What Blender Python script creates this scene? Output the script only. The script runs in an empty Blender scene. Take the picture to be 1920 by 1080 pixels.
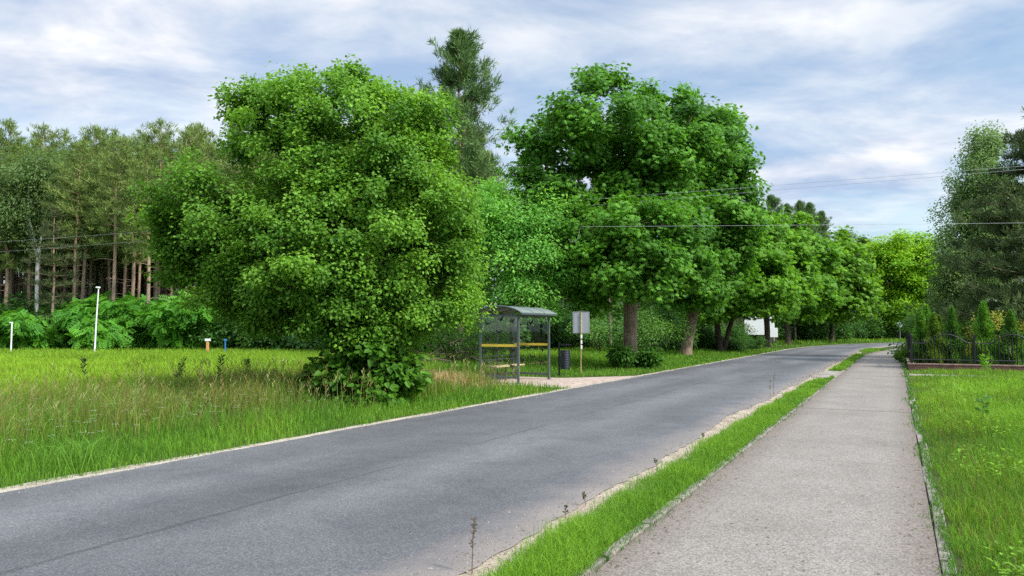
import bpy, math, random
import numpy as np
from mathutils import Vector, Matrix

SC = bpy.context.scene
COL = SC.collection
rng = np.random.default_rng(7)
random.seed(7)
PI = math.pi

# ------------------------------------------------------------------ frame of reference
CAM_H, FOC = 1.6, 1400.0            # camera height; focal length in photo pixels (1920 wide)
PITCH = math.atan(78.0 / FOC)
TH = math.radians(27.2)             # heading of the road, to the right of the view axis
D = np.array([math.sin(TH), math.cos(TH)])      # along the road
N = np.array([math.cos(TH), -math.sin(TH)])     # across it, to the right
ROAD_C = -5.17

def ray(px, py):
    dx, dz = (px - 960) / FOC, (540 - py) / FOC
    return np.array([dx, math.cos(PITCH) - dz * math.sin(PITCH), math.sin(PITCH) + dz * math.cos(PITCH)])

def G(px, py, z=0.0):
    r = ray(px, py); t = (z - CAM_H) / r[2]
    return np.array([r[0] * t, r[1] * t, z])

def AT(px, py, Y):
    r = ray(px, py); t = Y / r[1]
    return np.array([r[0] * t, Y, CAM_H + r[2] * t])

# the road's centre line: straight, then bending away to the right
_S = np.arange(-40.0, 190.0, 0.5)
def _heading(s):
    return TH + np.where(s < 62, 0, np.where(s < 85, .008 * (s - 62), .184 + .013 * (np.minimum(s, 140) - 85)))
_h = _heading(_S)
_c0 = N * ROAD_C + D * _S[0]
_C = np.stack([_c0[0] + np.concatenate([[0], np.cumsum(np.sin((_h[1:] + _h[:-1]) / 2) * .5)]),
               _c0[1] + np.concatenate([[0], np.cumsum(np.cos((_h[1:] + _h[:-1]) / 2) * .5)])], 1)

def P(s, lat):
    """point at arc length s along the road, lat metres right of the line under the camera"""
    s = np.asarray(s, float); lat = np.asarray(lat, float)
    x = np.interp(s, _S, _C[:, 0]); y = np.interp(s, _S, _C[:, 1]); h = np.interp(s, _S, _h)
    o = lat - ROAD_C
    return np.stack([x + np.cos(h) * o, y - np.sin(h) * o], -1)

def latS(XY):
    """(s, lat) of points on the ground"""
    XY = np.asarray(XY, float)
    s = XY @ D; lat = XY @ N
    far = s > 58
    if far.any():
        q = XY[far]; so = np.empty(len(q)); lo = np.empty(len(q))
        m = _S > 50
        for a in range(0, len(q), 20000):
            b = q[a:a + 20000]
            d2 = (b[:, None, 0] - _C[None, m, 0]) ** 2 + (b[:, None, 1] - _C[None, m, 1]) ** 2
            i = d2.argmin(1)
            hh = _h[m][i]; dd = b - _C[m][i]
            so[a:a + 20000] = _S[m][i] + dd[:, 0] * np.sin(hh) + dd[:, 1] * np.cos(hh)
            lo[a:a + 20000] = ROAD_C + dd[:, 0] * np.cos(hh) - dd[:, 1] * np.sin(hh)
        s = s.copy(); lat = lat.copy(); s[far] = so; lat[far] = lo
    return s, lat

def path_shift(s):
    return np.interp(s, [0, 50, 75, 200], [0, 0, 1.6, 2.2])

def vnoise(x, y, scale, seed):
    r = np.random.default_rng(seed); v = np.zeros_like(x)
    for k in range(7):
        a = r.uniform(0, 2 * PI); f = scale * r.uniform(.6, 2.1); ph = r.uniform(0, 6.28)
        v = v + np.sin((x * math.cos(a) + y * math.sin(a)) * f + ph + 1.3 * np.sin((x * math.sin(a) - y * math.cos(a)) * f * .7 + ph))
    return v / 4.0

# ------------------------------------------------------------------ materials
def nt(name):
    m = bpy.data.materials.new(name); m.use_nodes = True
    m.node_tree.nodes.clear()
    return m, m.node_tree.nodes, m.node_tree.links

def node(ns, kind, **kw):
    n = ns.new(kind)
    for k, v in kw.items():
        if k in n.inputs: n.inputs[k].default_value = v
        else: setattr(n, k, v)
    return n

def ramp(ns, stops):
    r = ns.new('ShaderNodeValToRGB'); e = r.color_ramp.elements
    while len(e) < len(stops): e.new(0.5)
    for i, (p, c) in enumerate(stops):
        e[i].position = p; e[i].color = (*c, 1) if len(c) == 3 else c
    return r

def m_plain(name, col, rough=.5, metal=0.0, var=.12, scale=6.0, bump=0.0):
    m, ns, ln = nt(name)
    out = ns.new('ShaderNodeOutputMaterial'); b = node(ns, 'ShaderNodeBsdfPrincipled', Roughness=rough, Metallic=metal)
    tc = ns.new('ShaderNodeTexCoord'); no = node(ns, 'ShaderNodeTexNoise', Scale=scale, Detail=6.0)
    ln.new(tc.outputs['Object'], no.inputs['Vector'])
    lo = [c * (1 - var) for c in col]; hi = [min(1, c * (1 + var)) for c in col]
    r = ramp(ns, [(.3, lo), (.7, hi)]); ln.new(no.outputs['Fac'], r.inputs['Fac'])
    ln.new(r.outputs['Color'], b.inputs['Base Color'])
    if bump:
        bp = node(ns, 'ShaderNodeBump', Strength=bump, Distance=.02); ln.new(no.outputs['Fac'], bp.inputs['Height']); ln.new(bp.outputs['Normal'], b.inputs['Normal'])
    ln.new(b.outputs['BSDF'], out.inputs['Surface'])
    return m

def m_leaf(name, transl=.4, rough=.5, spec=.35):
    """leaf colour comes from the face attribute Col (each leaf its own green)"""
    m, ns, ln = nt(name)
    out = ns.new('ShaderNodeOutputMaterial')
    at = ns.new('ShaderNodeAttribute'); at.attribute_name = 'Col'
    b = node(ns, 'ShaderNodeBsdfPrincipled', Roughness=rough)
    b.inputs['Specular IOR Level'].default_value = spec
    t = ns.new('ShaderNodeBsdfTranslucent')
    mul = node(ns, 'ShaderNodeMix', data_type='RGBA', blend_type='MULTIPLY')
    mul.inputs[0].default_value = 1.0
    ln.new(at.outputs['Color'], mul.inputs[6]); mul.inputs[7].default_value = (1.45, 1.38, .75, 1)
    ln.new(at.outputs['Color'], b.inputs['Base Color']); ln.new(mul.outputs[2], t.inputs['Color'])
    mx = node(ns, 'ShaderNodeMixShader', Fac=transl)
    ln.new(b.outputs['BSDF'], mx.inputs[1]); ln.new(t.outputs['BSDF'], mx.inputs[2])
    ln.new(mx.outputs['Shader'], out.inputs['Surface'])
    return m

LEAF = m_leaf('leaf', .42, .5, .22)
GRASS = m_leaf('grass_blade', .38, .55, .15)
NEEDLE = m_leaf('needle', .2, .7, .08)

def m_bark(name, c0, c1, scale=14.0, up=None, zlo=5.0, zhi=10.0):
    m, ns, ln = nt(name)
    out = ns.new('ShaderNodeOutputMaterial'); b = node(ns, 'ShaderNodeBsdfPrincipled', Roughness=.9)
    b.inputs['Specular IOR Level'].default_value = .1
    tc = ns.new('ShaderNodeTexCoord'); mp = ns.new('ShaderNodeMapping'); mp.inputs['Scale'].default_value = (1, 1, .22)
    ln.new(tc.outputs['Object'], mp.inputs['Vector'])
    no = node(ns, 'ShaderNodeTexNoise', Scale=scale, Detail=8.0, Roughness=.65); ln.new(mp.outputs['Vector'], no.inputs['Vector'])
    vo = node(ns, 'ShaderNodeTexVoronoi', Scale=scale * .9); vo.feature = 'DISTANCE_TO_EDGE'; ln.new(mp.outputs['Vector'], vo.inputs['Vector'])
    r = ramp(ns, [(.3, c0), (.7, c1)]); ln.new(no.outputs['Fac'], r.inputs['Fac'])
    src = r.outputs['Color']
    if up is not None:
        sx = ns.new('ShaderNodeSeparateXYZ'); ln.new(tc.outputs['Object'], sx.inputs['Vector'])
        mr = node(ns, 'ShaderNodeMapRange'); mr.inputs[1].default_value = zlo; mr.inputs[2].default_value = zhi
        ln.new(sx.outputs['Z'], mr.inputs[0])
        r2 = ramp(ns, [(.3, up[0]), (.7, up[1])]); ln.new(no.outputs['Fac'], r2.inputs['Fac'])
        mx = node(ns, 'ShaderNodeMix', data_type='RGBA'); ln.new(mr.outputs[0], mx.inputs[0]); ln.new(src, mx.inputs[6]); ln.new(r2.outputs['Color'], mx.inputs[7])
        src = mx.outputs[2]
    ln.new(src, b.inputs['Base Color'])
    ad = node(ns, 'ShaderNodeMath', operation='ADD'); ln.new(no.outputs['Fac'], ad.inputs[0]); ln.new(vo.outputs['Distance'], ad.inputs[1])
    bp = node(ns, 'ShaderNodeBump', Strength=.9, Distance=.04); ln.new(ad.outputs[0], bp.inputs['Height']); ln.new(bp.outputs['Normal'], b.inputs['Normal'])
    ln.new(b.outputs['BSDF'], out.inputs['Surface'])
    return m

BARK = m_bark('bark_grey_brown', (.05, .038, .028), (.14, .11, .082))
BARK_PALE = m_bark('bark_warm_brown', (.11, .08, .055), (.36, .27, .19), 11.0)
BARK_PINE = m_bark('bark_pine', (.14, .105, .08), (.3, .23, .17), 9.0, ((.3, .19, .12), (.48, .33, .22)), 3.0, 9.0)
BARK_BIRCH = m_bark('bark_birch', (.3, .29, .26), (.62, .6, .56), 5.0)
METAL_GREY = m_plain('grey_green_metal', (.1, .125, .12), .38, .3, .1)
METAL_BLACK = m_plain('black_painted_metal', (.012, .012, .013), .45, .2, .3)
METAL_BIN = m_plain('dark_bin_metal', (.018, .02, .028), .4, .4, .3)
YELLOW = m_plain('yellow_band', (.72, .52, .06), .5, 0, .06)
BLACK = m_plain('black_film', (.006, .006, .006), .6, 0, .2)
WHITE = m_plain('white_paint', (.74, .75, .74), .45, 0, .05)
SIGN_BACK = m_plain('bare_sign_back', (.3, .32, .335), .42, .35, .06, 3.0)
WOOD_PALE = m_plain('pale_wood', (.45, .33, .19), .7, 0, .25, 9.0)
WOOD_GREY = m_plain('weathered_wood', (.2, .18, .15), .85, 0, .3, 12.0)
WOOD_ORANGE = m_plain('orange_wood', (.55, .27, .09), .6, 0, .12)
BLUE = m_plain('blue_paint', (.03, .16, .4), .5, 0, .1)
POLE_OCHRE = m_plain('ochre_rusty_paint', (.3, .21, .08), .7, 0, .35, 14.0)
CONCRETE = m_plain('kerb_concrete', (.185, .16, .132), .9, 0, .45, 9.0, .5)
STONE_GREY = m_plain('pale_grey_stone', (.5, .52, .53), .7, 0, .12, 4.0)
WIRE = m_plain('wire_grey', (.36, .38, .38), .5, .2, .1)
TWIG = m_plain('dead_twig', (.14, .095, .065), .9, 0, .4, 12.0)

def m_glass():
    m, ns, ln = nt('clear_pane')
    out = ns.new('ShaderNodeOutputMaterial'); t = ns.new('ShaderNodeBsdfTransparent'); t.inputs['Color'].default_value = (.95, .98, .965, 1)
    g = node(ns, 'ShaderNodeBsdfGlossy', Roughness=.03); lw = node(ns, 'ShaderNodeLayerWeight', Blend=.5); pw = node(ns, 'ShaderNodeMath', operation='POWER'); pw.inputs[1].default_value = 5.0; ln.new(lw.outputs['Facing'], pw.inputs[0])
    f = node(ns, 'ShaderNodeMath', operation='MULTIPLY_ADD'); f.inputs[1].default_value = .4; f.inputs[2].default_value = .05; ln.new(pw.outputs[0], f.inputs[0])
    mx = ns.new('ShaderNodeMixShader'); ln.new(f.outputs[0], mx.inputs[0]); ln.new(t.outputs[0], mx.inputs[1]); ln.new(g.outputs[0], mx.inputs[2])
    ln.new(mx.outputs[0], out.inputs['Surface'])
    return m
GLASS = m_glass()

def m_roofsheet():
    m, ns, ln = nt('smoked_roof_sheet')
    out = ns.new('ShaderNodeOutputMaterial'); t = ns.new('ShaderNodeBsdfTransparent'); t.inputs['Color'].default_value = (.55, .6, .56, 1)
    b = node(ns, 'ShaderNodeBsdfPrincipled', Roughness=.25); b.inputs['Base Color'].default_value = (.27, .31, .28, 1)
    mx = node(ns, 'ShaderNodeMixShader', Fac=.72); ln.new(t.outputs[0], mx.inputs[1]); ln.new(b.outputs[0], mx.inputs[2])
    ln.new(mx.outputs[0], out.inputs['Surface'])
    return m
ROOF_SHEET = m_roofsheet()

def m_road():
    m, ns, ln = nt('asphalt')
    out = ns.new('ShaderNodeOutputMaterial'); b = node(ns, 'ShaderNodeBsdfPrincipled', Roughness=.82)
    b.inputs['Specular IOR Level'].default_value = .3
    uv = ns.new('ShaderNodeUVMap'); tc = ns.new('ShaderNodeTexCoord')
    big = node(ns, 'ShaderNodeTexNoise', Scale=.35, Detail=5.0); mp = ns.new('ShaderNodeMapping'); mp.inputs['Scale'].default_value = (.35, 1.6, 1)
    ln.new(uv.outputs['UV'], mp.inputs['Vector']); ln.new(mp.outputs['Vector'], big.inputs['Vector'])
    fine = node(ns, 'ShaderNodeTexNoise', Scale=85.0, Detail=2.0, Roughness=.6); ln.new(tc.outputs['Object'], fine.inputs['Vector'])
    vor = node(ns, 'ShaderNodeTexVoronoi', Scale=55.0); ln.new(tc.outputs['Object'], vor.inputs['Vector'])
    cel = node(ns, 'ShaderNodeTexVoronoi', Scale=105.0); ln.new(tc.outputs['Object'], cel.inputs['Vector']); cs = ns.new('ShaderNodeSeparateColor'); ln.new(cel.outputs['Color'], cs.inputs[0])
    c1 = ramp(ns, [(.3, (.070, .069, .072)), (.7, (.122, .120, .122))]); ln.new(big.outputs['Fac'], c1.inputs['Fac'])
    c2 = ramp(ns, [(.0, (.5, .5, .5)), (.5, (.95, .95, .95)), (.85, (1.2, 1.2, 1.2)), (1, (1.8, 1.8, 1.8))]); ln.new(cs.outputs[0], c2.inputs['Fac'])
    mu = node(ns, 'ShaderNodeMix', data_type='RGBA', blend_type='MULTIPLY'); mu.inputs[0].default_value = .8
    ln.new(c1.outputs['Color'], mu.inputs[6]); ln.new(c2.outputs['Color'], mu.inputs[7])
    # pale stones in the wearing course
    c3 = ramp(ns, [(.0, (1, 1, 1)), (.09, (0, 0, 0))]); ln.new(vor.outputs['Distance'], c3.inputs['Fac'])
    ad = node(ns, 'ShaderNodeMix', data_type='RGBA'); ln.new(c3.outputs['Color'], ad.inputs[0]); ln.new(mu.outputs[2], ad.inputs[6]); ad.inputs[7].default_value = (.4, .4, .4, 1)
    # the lengthwise seam in the middle and cracks
    sp = ns.new('ShaderNodeSeparateXYZ'); ln.new(uv.outputs['UV'], sp.inputs['Vector'])
    wob = node(ns, 'ShaderNodeTexNoise', Scale=1.4, Detail=8.0, Roughness=.7); ln.new(uv.outputs['UV'], wob.inputs['Vector'])
    wm = node(ns, 'ShaderNodeMath', operation='MULTIPLY_ADD'); wm.inputs[1].default_value = .16; wm.inputs[2].default_value = 5.2; ln.new(wob.outputs['Fac'], wm.inputs[0])
    sm = node(ns, 'ShaderNodeMath', operation='ADD'); ln.new(sp.outputs['Y'], sm.inputs[0]); ln.new(wm.outputs[0], sm.inputs[1])
    ab = node(ns, 'ShaderNodeMath', operation='ABSOLUTE'); ln.new(sm.outputs[0], ab.inputs[0])
    gate = node(ns, 'ShaderNodeTexNoise', Scale=.5, Detail=3.0); ln.new(uv.outputs['UV'], gate.inputs['Vector'])
    gm = node(ns, 'ShaderNodeMapRange'); gm.inputs[1].default_value = .35; gm.inputs[2].default_value = .65; gm.inputs[3].default_value = 0.002; gm.inputs[4].default_value = .035; ln.new(gate.outputs['Fac'], gm.inputs[0])
    ls = node(ns, 'ShaderNodeMath', operation='LESS_THAN'); ln.new(ab.outputs[0], ls.inputs[0]); ln.new(gm.outputs[0], ls.inputs[1])
    se = node(ns, 'ShaderNodeMix', data_type='RGBA', blend_type='MULTIPLY'); se.inputs[7].default_value = (.45, .45, .45, 1)
    lm = node(ns, 'ShaderNodeMath', operation='MULTIPLY'); lm.inputs[1].default_value = .5; ln.new(ls.outputs[0], lm.inputs[0])
    ln.new(lm.outputs[0], se.inputs[0]); ln.new(ad.outputs[2], se.inputs[6])
    wt = node(ns, 'ShaderNodeMath', operation='MULTIPLY'); wt.inputs[1].default_value = 3.6; ln.new(sp.outputs['Y'], wt.inputs[0])
    ws = node(ns, 'ShaderNodeMath', operation='SINE'); ln.new(wt.outputs[0], ws.inputs[0])
    wr = node(ns, 'ShaderNodeMapRange'); wr.inputs[1].default_value = -1; wr.inputs[2].default_value = 1; wr.inputs[3].default_value = .93; wr.inputs[4].default_value = 1.07; ln.new(ws.outputs[0], wr.inputs[0])
    wc = node(ns, 'ShaderNodeMix', data_type='RGBA', blend_type='MULTIPLY'); wc.inputs[0].default_value = 1.0; ln.new(se.outputs[2], wc.inputs[6]); ln.new(wr.outputs[0], wc.inputs[7])
    stn = node(ns, 'ShaderNodeTexNoise', Scale=1.1, Detail=9.0, Roughness=.72, Distortion=.6); ln.new(tc.outputs['Object'], stn.inputs['Vector'])
    sr = ramp(ns, [(.3, (.78, .78, .8)), (.5, (1, 1, 1)), (.72, (1.16, 1.15, 1.13))]); ln.new(stn.outputs['Fac'], sr.inputs['Fac'])
    se = node(ns, 'ShaderNodeMix', data_type='RGBA', blend_type='MULTIPLY'); se.inputs[0].default_value = 1.0; ln.new(wc.outputs[2], se.inputs[6]); ln.new(sr.outputs['Color'], se.inputs[7])
    # sandy dust washed on to the right-hand edge
    e = node(ns, 'ShaderNodeMath', operation='MULTIPLY_ADD'); e.inputs[1].default_value = .9; ln.new(wob.outputs['Fac'], e.inputs[0]); ln.new(sp.outputs['Y'], e.inputs[2])
    em = node(ns, 'ShaderNodeMapRange'); em.inputs[1].default_value = -2.75; em.inputs[2].default_value = -1.95; em.inputs[4].default_value = .75; ln.new(e.outputs[0], em.inputs[0])
    du = node(ns, 'ShaderNodeMix', data_type='RGBA'); ln.new(em.outputs[0], du.inputs[0]); ln.new(se.outputs[2], du.inputs[6]); du.inputs[7].default_value = (.27, .225, .19, 1)
    ln.new(du.outputs[2], b.inputs['Base Color'])
    bp = node(ns, 'ShaderNodeBump', Strength=.12, Distance=.01); ln.new(fine.outputs['Fac'], bp.inputs['Height']); ln.new(bp.outputs['Normal'], b.inputs['Normal'])
    ln.new(b.outputs['BSDF'], out.inputs['Surface'])
    return m

def m_path():
    m, ns, ln = nt('exposed_aggregate')
    out = ns.new('ShaderNodeOutputMaterial'); b = node(ns, 'ShaderNodeBsdfPrincipled', Roughness=.9); b.inputs['Specular IOR Level'].default_value = .2
    uv = ns.new('ShaderNodeUVMap'); tc = ns.new('ShaderNodeTexCoord')
    fine = node(ns, 'ShaderNodeTexNoise', Scale=80.0, Detail=2.0, Roughness=.7); ln.new(tc.outputs['Object'], fine.inputs['Vector'])
    vor = node(ns, 'ShaderNodeTexVoronoi', Scale=95.0); ln.new(tc.outputs['Object'], vor.inputs['Vector']); cs = ns.new('ShaderNodeSeparateColor'); ln.new(vor.outputs['Color'], cs.inputs[0])
    big = node(ns, 'ShaderNodeTexNoise', Scale=.8, Detail=6.0, Roughness=.6); ln.new(tc.outputs['Object'], big.inputs['Vector'])
    c1 = ramp(ns, [(.3, (.168, .149, .13)), (.7, (.226, .204, .18))]); ln.new(big.outputs['Fac'], c1.inputs['Fac'])
    c2 = ramp(ns, [(.0, (.46, .43, .41)), (.35, (.82, .81, .8)), (.7, (1.15, 1.15, 1.14)), (1, (1.55, 1.55, 1.53))]); ln.new(cs.outputs[0], c2.inputs['Fac'])
    mu = node(ns, 'ShaderNodeMix', data_type='RGBA', blend_type='MULTIPLY'); mu.inputs[0].default_value = .75
    ln.new(c1.outputs['Color'], mu.inputs[6]); ln.new(c2.outputs['Color'], mu.inputs[7])
    mu2 = node(ns, 'ShaderNodeMix', data_type='RGBA', blend_type='MULTIPLY'); mu2.inputs[0].default_value = .0
    ln.new(mu.outputs[2], mu2.inputs[6]); ln.new(vor.outputs['Color'], mu2.inputs[7])
    sp = ns.new('ShaderNodeSeparateXYZ'); ln.new(uv.outputs['UV'], sp.inputs['Vector'])
    # brownish soil worked in along both edges; uv y runs 0..1 across
    cen = node(ns, 'ShaderNodeMath', operation='SUBTRACT'); cen.inputs[1].default_value = .5; ln.new(sp.outputs['Y'], cen.inputs[0])
    ab = node(ns, 'ShaderNodeMath', operation='ABSOLUTE'); ln.new(cen.outputs[0], ab.inputs[0])
    wv = node(ns, 'ShaderNodeMath', operation='MULTIPLY_ADD'); wv.inputs[1].default_value = .22; ln.new(big.outputs['Fac'], wv.inputs[0]); ln.new(ab.outputs[0], wv.inputs[2])
    em = node(ns, 'ShaderNodeMapRange'); em.inputs[1].default_value = .43; em.inputs[2].default_value = .62; em.inputs[4].default_value = .7; ln.new(wv.outputs[0], em.inputs[0])
    du = node(ns, 'ShaderNodeMix', data_type='RGBA', blend_type='MULTIPLY'); du.inputs[7].default_value = (.66, .56, .5, 1); ln.new(em.outputs[0], du.inputs[0]); ln.new(mu2.outputs[2], du.inputs[6])
    # cross joints
    src = du.outputs[2]
    for s0, w in ((16.3, .028), (28.3, .035), (9.9, .005), (40.5, .02)):
        a = node(ns, 'ShaderNodeMath', operation='MULTIPLY_ADD'); a.inputs[1].default_value = .14; ln.new(big.outputs['Fac'], a.inputs[0]); ln.new(sp.outputs['X'], a.inputs[2])
        sb = node(ns, 'ShaderNodeMath', operation='SUBTRACT'); sb.inputs[1].default_value = s0 + .07; ln.new(a.outputs[0], sb.inputs[0])
        aa = node(ns, 'ShaderNodeMath', operation='ABSOLUTE'); ln.new(sb.outputs[0], aa.inputs[0])
        l = node(ns, 'ShaderNodeMath', operation='LESS_THAN'); l.inputs[1].default_value = w; ln.new(aa.outputs[0], l.inputs[0])
        jm = node(ns, 'ShaderNodeMix', data_type='RGBA', blend_type='MULTIPLY'); jm.inputs[7].default_value = (.35, .33, .3, 1); ln.new(l.outputs[0], jm.inputs[0]); ln.new(src, jm.inputs[6]); src = jm.outputs[2]
    ln.new(src, b.inputs['Base Color'])
    bp = node(ns, 'ShaderNodeBump', Strength=.15, Distance=.008); ln.new(fine.outputs['Fac'], bp.inputs['Height']); ln.new(bp.outputs['Normal'], b.inputs['Normal'])
    ln.new(b.outputs['BSDF'], out.inputs['Surface'])
    return m

def m_two(name, a, b_, scale, fine=40.0, rough=.95):
    m, ns, ln = nt(name)
    out = ns.new('ShaderNodeOutputMaterial'); b = node(ns, 'ShaderNodeBsdfPrincipled', Roughness=rough); b.inputs['Specular IOR Level'].default_value = .1
    tc = ns.new('ShaderNodeTexCoord')
    no = node(ns, 'ShaderNodeTexNoise', Scale=scale, Detail=8.0, Roughness=.65); ln.new(tc.outputs['Object'], no.inputs['Vector'])
    fi = node(ns, 'ShaderNodeTexNoise', Scale=fine, Detail=4.0, Roughness=.7); ln.new(tc.outputs['Object'], fi.inputs['Vector'])
    r = ramp(ns, [(.35, a), (.65, b_)]); ln.new(no.outputs['Fac'], r.inputs['Fac'])
    r2 = ramp(ns, [(.35, (.5, .5, .5)), (.65, (1.25, 1.25, 1.25))]); ln.new(fi.outputs['Fac'], r2.inputs['Fac'])
    mu = node(ns, 'ShaderNodeMix', data_type='RGBA', blend_type='MULTIPLY'); mu.inputs[0].default_value = .8
    ln.new(r.outputs['Color'], mu.inputs[6]); ln.new(r2.outputs['Color'], mu.inputs[7]); ln.new(mu.outputs[2], b.inputs['Base Color'])
    bp = node(ns, 'ShaderNodeBump', Strength=.6, Distance=.02); ln.new(fi.outputs['Fac'], bp.inputs['Height']); ln.new(bp.outputs['Normal'], b.inputs['Normal'])
    ln.new(b.outputs['BSDF'], out.inputs['Surface'])
    return m

GROUND = m_two('soil_and_litter', (.035, .05, .015), (.075, .1, .028), .6)
SAND = m_two('sandy_soil', (.27, .215, .155), (.44, .365, .28), 2.5, 60.0)
SHOULDER = m_two('pale_gravel_edge', (.31, .265, .2), (.5, .44, .355), 3.0, 70.0)
APRON = m_two('worn_concrete_apron', (.2, .17, .14), (.36, .32, .28), 2.0, 50.0)

def m_brick(name, c1, c2, mortar, w, h, plane='xz'):
    m, ns, ln = nt(name)
    out = ns.new('ShaderNodeOutputMaterial'); b = node(ns, 'ShaderNodeBsdfPrincipled', Roughness=.9)
    tc = ns.new('ShaderNodeTexCoord'); sp = ns.new('ShaderNodeSeparateXYZ'); cb = ns.new('ShaderNodeCombineXYZ')
    ln.new(tc.outputs['Object'], sp.inputs['Vector']); ln.new(sp.outputs['X'], cb.inputs['X'])
    if plane == 'xz':
        ad = node(ns, 'ShaderNodeMath', operation='ADD'); ln.new(sp.outputs['Z'], ad.inputs[0]); ln.new(sp.outputs['Y'], ad.inputs[1]); ln.new(ad.outputs[0], cb.inputs['Y'])
    else: ln.new(sp.outputs['Y'], cb.inputs['Y'])
    br = node(ns, 'ShaderNodeTexBrick'); br.inputs['Scale'].default_value = 1.0
    br.inputs['Brick Width'].default_value = w; br.inputs['Row Height'].default_value = h; br.inputs['Mortar Size'].default_value = .006
    br.inputs['Color1'].default_value = (*c1, 1); br.inputs['Color2'].default_value = (*c2, 1); br.inputs['Mortar'].default_value = (*mortar, 1)
    ln.new(cb.outputs[0], br.inputs['Vector'])
    no = node(ns, 'ShaderNodeTexNoise', Scale=5.0, Detail=6.0); ln.new(tc.outputs['Object'], no.inputs['Vector'])
    r = ramp(ns, [(.3, (.65, .65, .65)), (.7, (1.2, 1.2, 1.2))]); ln.new(no.outputs['Fac'], r.inputs['Fac'])
    mu = node(ns, 'ShaderNodeMix', data_type='RGBA', blend_type='MULTIPLY'); mu.inputs[0].default_value = 1.0
    ln.new(br.outputs['Color'], mu.inputs[6]); ln.new(r.outputs['Color'], mu.inputs[7]); ln.new(mu.outputs[2], b.inputs['Base Color'])
    bp = node(ns, 'ShaderNodeBump', Strength=.5, Distance=.008, invert=True); ln.new(br.outputs['Fac'], bp.inputs['Height']); ln.new(bp.outputs['Normal'], b.inputs['Normal'])
    ln.new(b.outputs['BSDF'], out.inputs['Surface'])
    return m
BRICK = m_brick('red_brown_brick', (.16, .06, .045), (.22, .09, .065), (.2, .17, .15), .25, .075)
BRICK_CAP = m_brick('brick_coping', (.24, .13, .1), (.32, .18, .14), (.22, .19, .17), .075, .3, 'xy')
PAVERS = m_brick('pinkish_pavers', (.36, .265, .21), (.43, .33, .265), (.28, .235, .19), .2, .1, 'xy')

# ------------------------------------------------------------------ mesh building
class Acc:
    """collects quads / tris with a colour per face and links them as ONE mesh object"""
    def __init__(s): s.v, s.q, s.t, s.qc, s.tc, s.n = [], [], [], [], [], 0
    def quads(s, verts, faces, cols=None):
        verts = np.asarray(verts, np.float32).reshape(-1, 3); faces = np.asarray(faces, np.int64).reshape(-1, 4)
        s.v.append(verts); s.q.append(faces + s.n); s.n += len(verts)
        s.qc.append(np.broadcast_to(np.asarray((.1, .1, .1) if cols is None else cols, np.float32), (len(faces), 3)))
    def tris_on(s, faces, cols):      # tris on verts already added; absolute indices
        s.t.append(faces); s.tc.append(cols)
    def build(s, name, mat, parent=None, smooth=False, uv=None):
        me = bpy.data.meshes.new(name)
        V = np.concatenate(s.v) if s.v else np.zeros((0, 3), np.float32)
        q = np.concatenate(s.q) if s.q else np.zeros((0, 4), np.int64)
        t = np.concatenate(s.t) if s.t else np.zeros((0, 3), np.int64)
        me.vertices.add(len(V)); me.vertices.foreach_set('co', V.ravel())
        lv = np.concatenate([q.ravel(), t.ravel()]).astype(np.int32)
        me.loops.add(len(lv)); me.loops.foreach_set('vertex_index', lv)
        np_ = len(q) + len(t); me.polygons.add(np_)
        ls = np.concatenate([np.arange(len(q)) * 4, len(q) * 4 + np.arange(len(t)) * 3]).astype(np.int32)
        me.polygons.foreach_set('loop_start', ls)
        me.update(calc_edges=True)
        c = np.concatenate([x for x in s.qc + s.tc]) if (s.qc or s.tc) else np.zeros((0, 3))
        a = me.attributes.new('Col', 'FLOAT_COLOR', 'FACE')
        c4 = np.ones((np_, 4), np.float32); c4[:, :3] = c; a.data.foreach_set('color', c4.ravel())
        me.polygons.foreach_set('use_smooth', np.full(np_, bool(smooth)))
        me.validate(clean_customdata=False)
        for m in (mat if isinstance(mat, (list, tuple)) else [mat]): me.materials.append(m)
        o = bpy.data.objects.new(name, me); COL.objects.link(o)
        if parent is not None: o.parent = parent
        return o

def nrm(v): return v / np.maximum(np.linalg.norm(v, axis=-1, keepdims=True), 1e-9)

def diamonds(acc, p, n, t, L, W, col, fold=.18):
    L = np.asarray(L)[..., None] if np.ndim(L) else L; W = np.asarray(W)[..., None] if np.ndim(W) else W
    b = nrm(np.cross(n, t))
    k = len(p)
    v = np.stack([p, p + t * L * .45 + b * W * .5 + n * W * fold, p + t * L, p + t * L * .45 - b * W * .5 + n * W * fold], 1)
    acc.quads(v.reshape(-1, 3), np.arange(k * 4).reshape(k, 4), col)

def ovals(acc, p, n, t, L, W, col, fold=.12):
    """rounded leaf: two quads folded along the midrib"""
    L = np.asarray(L)[..., None] if np.ndim(L) else L; W = np.asarray(W)[..., None] if np.ndim(W) else W
    b = nrm(np.cross(n, t)); k = len(p)
    v = np.stack([p, p + t * L * .2 + b * W * .48 + n * W * fold, p + t * L * .68 + b * W * .36 + n * W * fold * .6, p + t * L - n * L * .08,
                  p + t * L * .68 - b * W * .36 + n * W * fold * .6, p + t * L * .2 - b * W * .48 + n * W * fold], 1)
    i = np.arange(k)[:, None] * 6
    f = np.concatenate([i + [0, 1, 2, 3], i + [0, 3, 4, 5]], 1).reshape(-1, 4)
    acc.quads(v.reshape(-1, 3), f, np.repeat(col, 2, 0))

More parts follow.
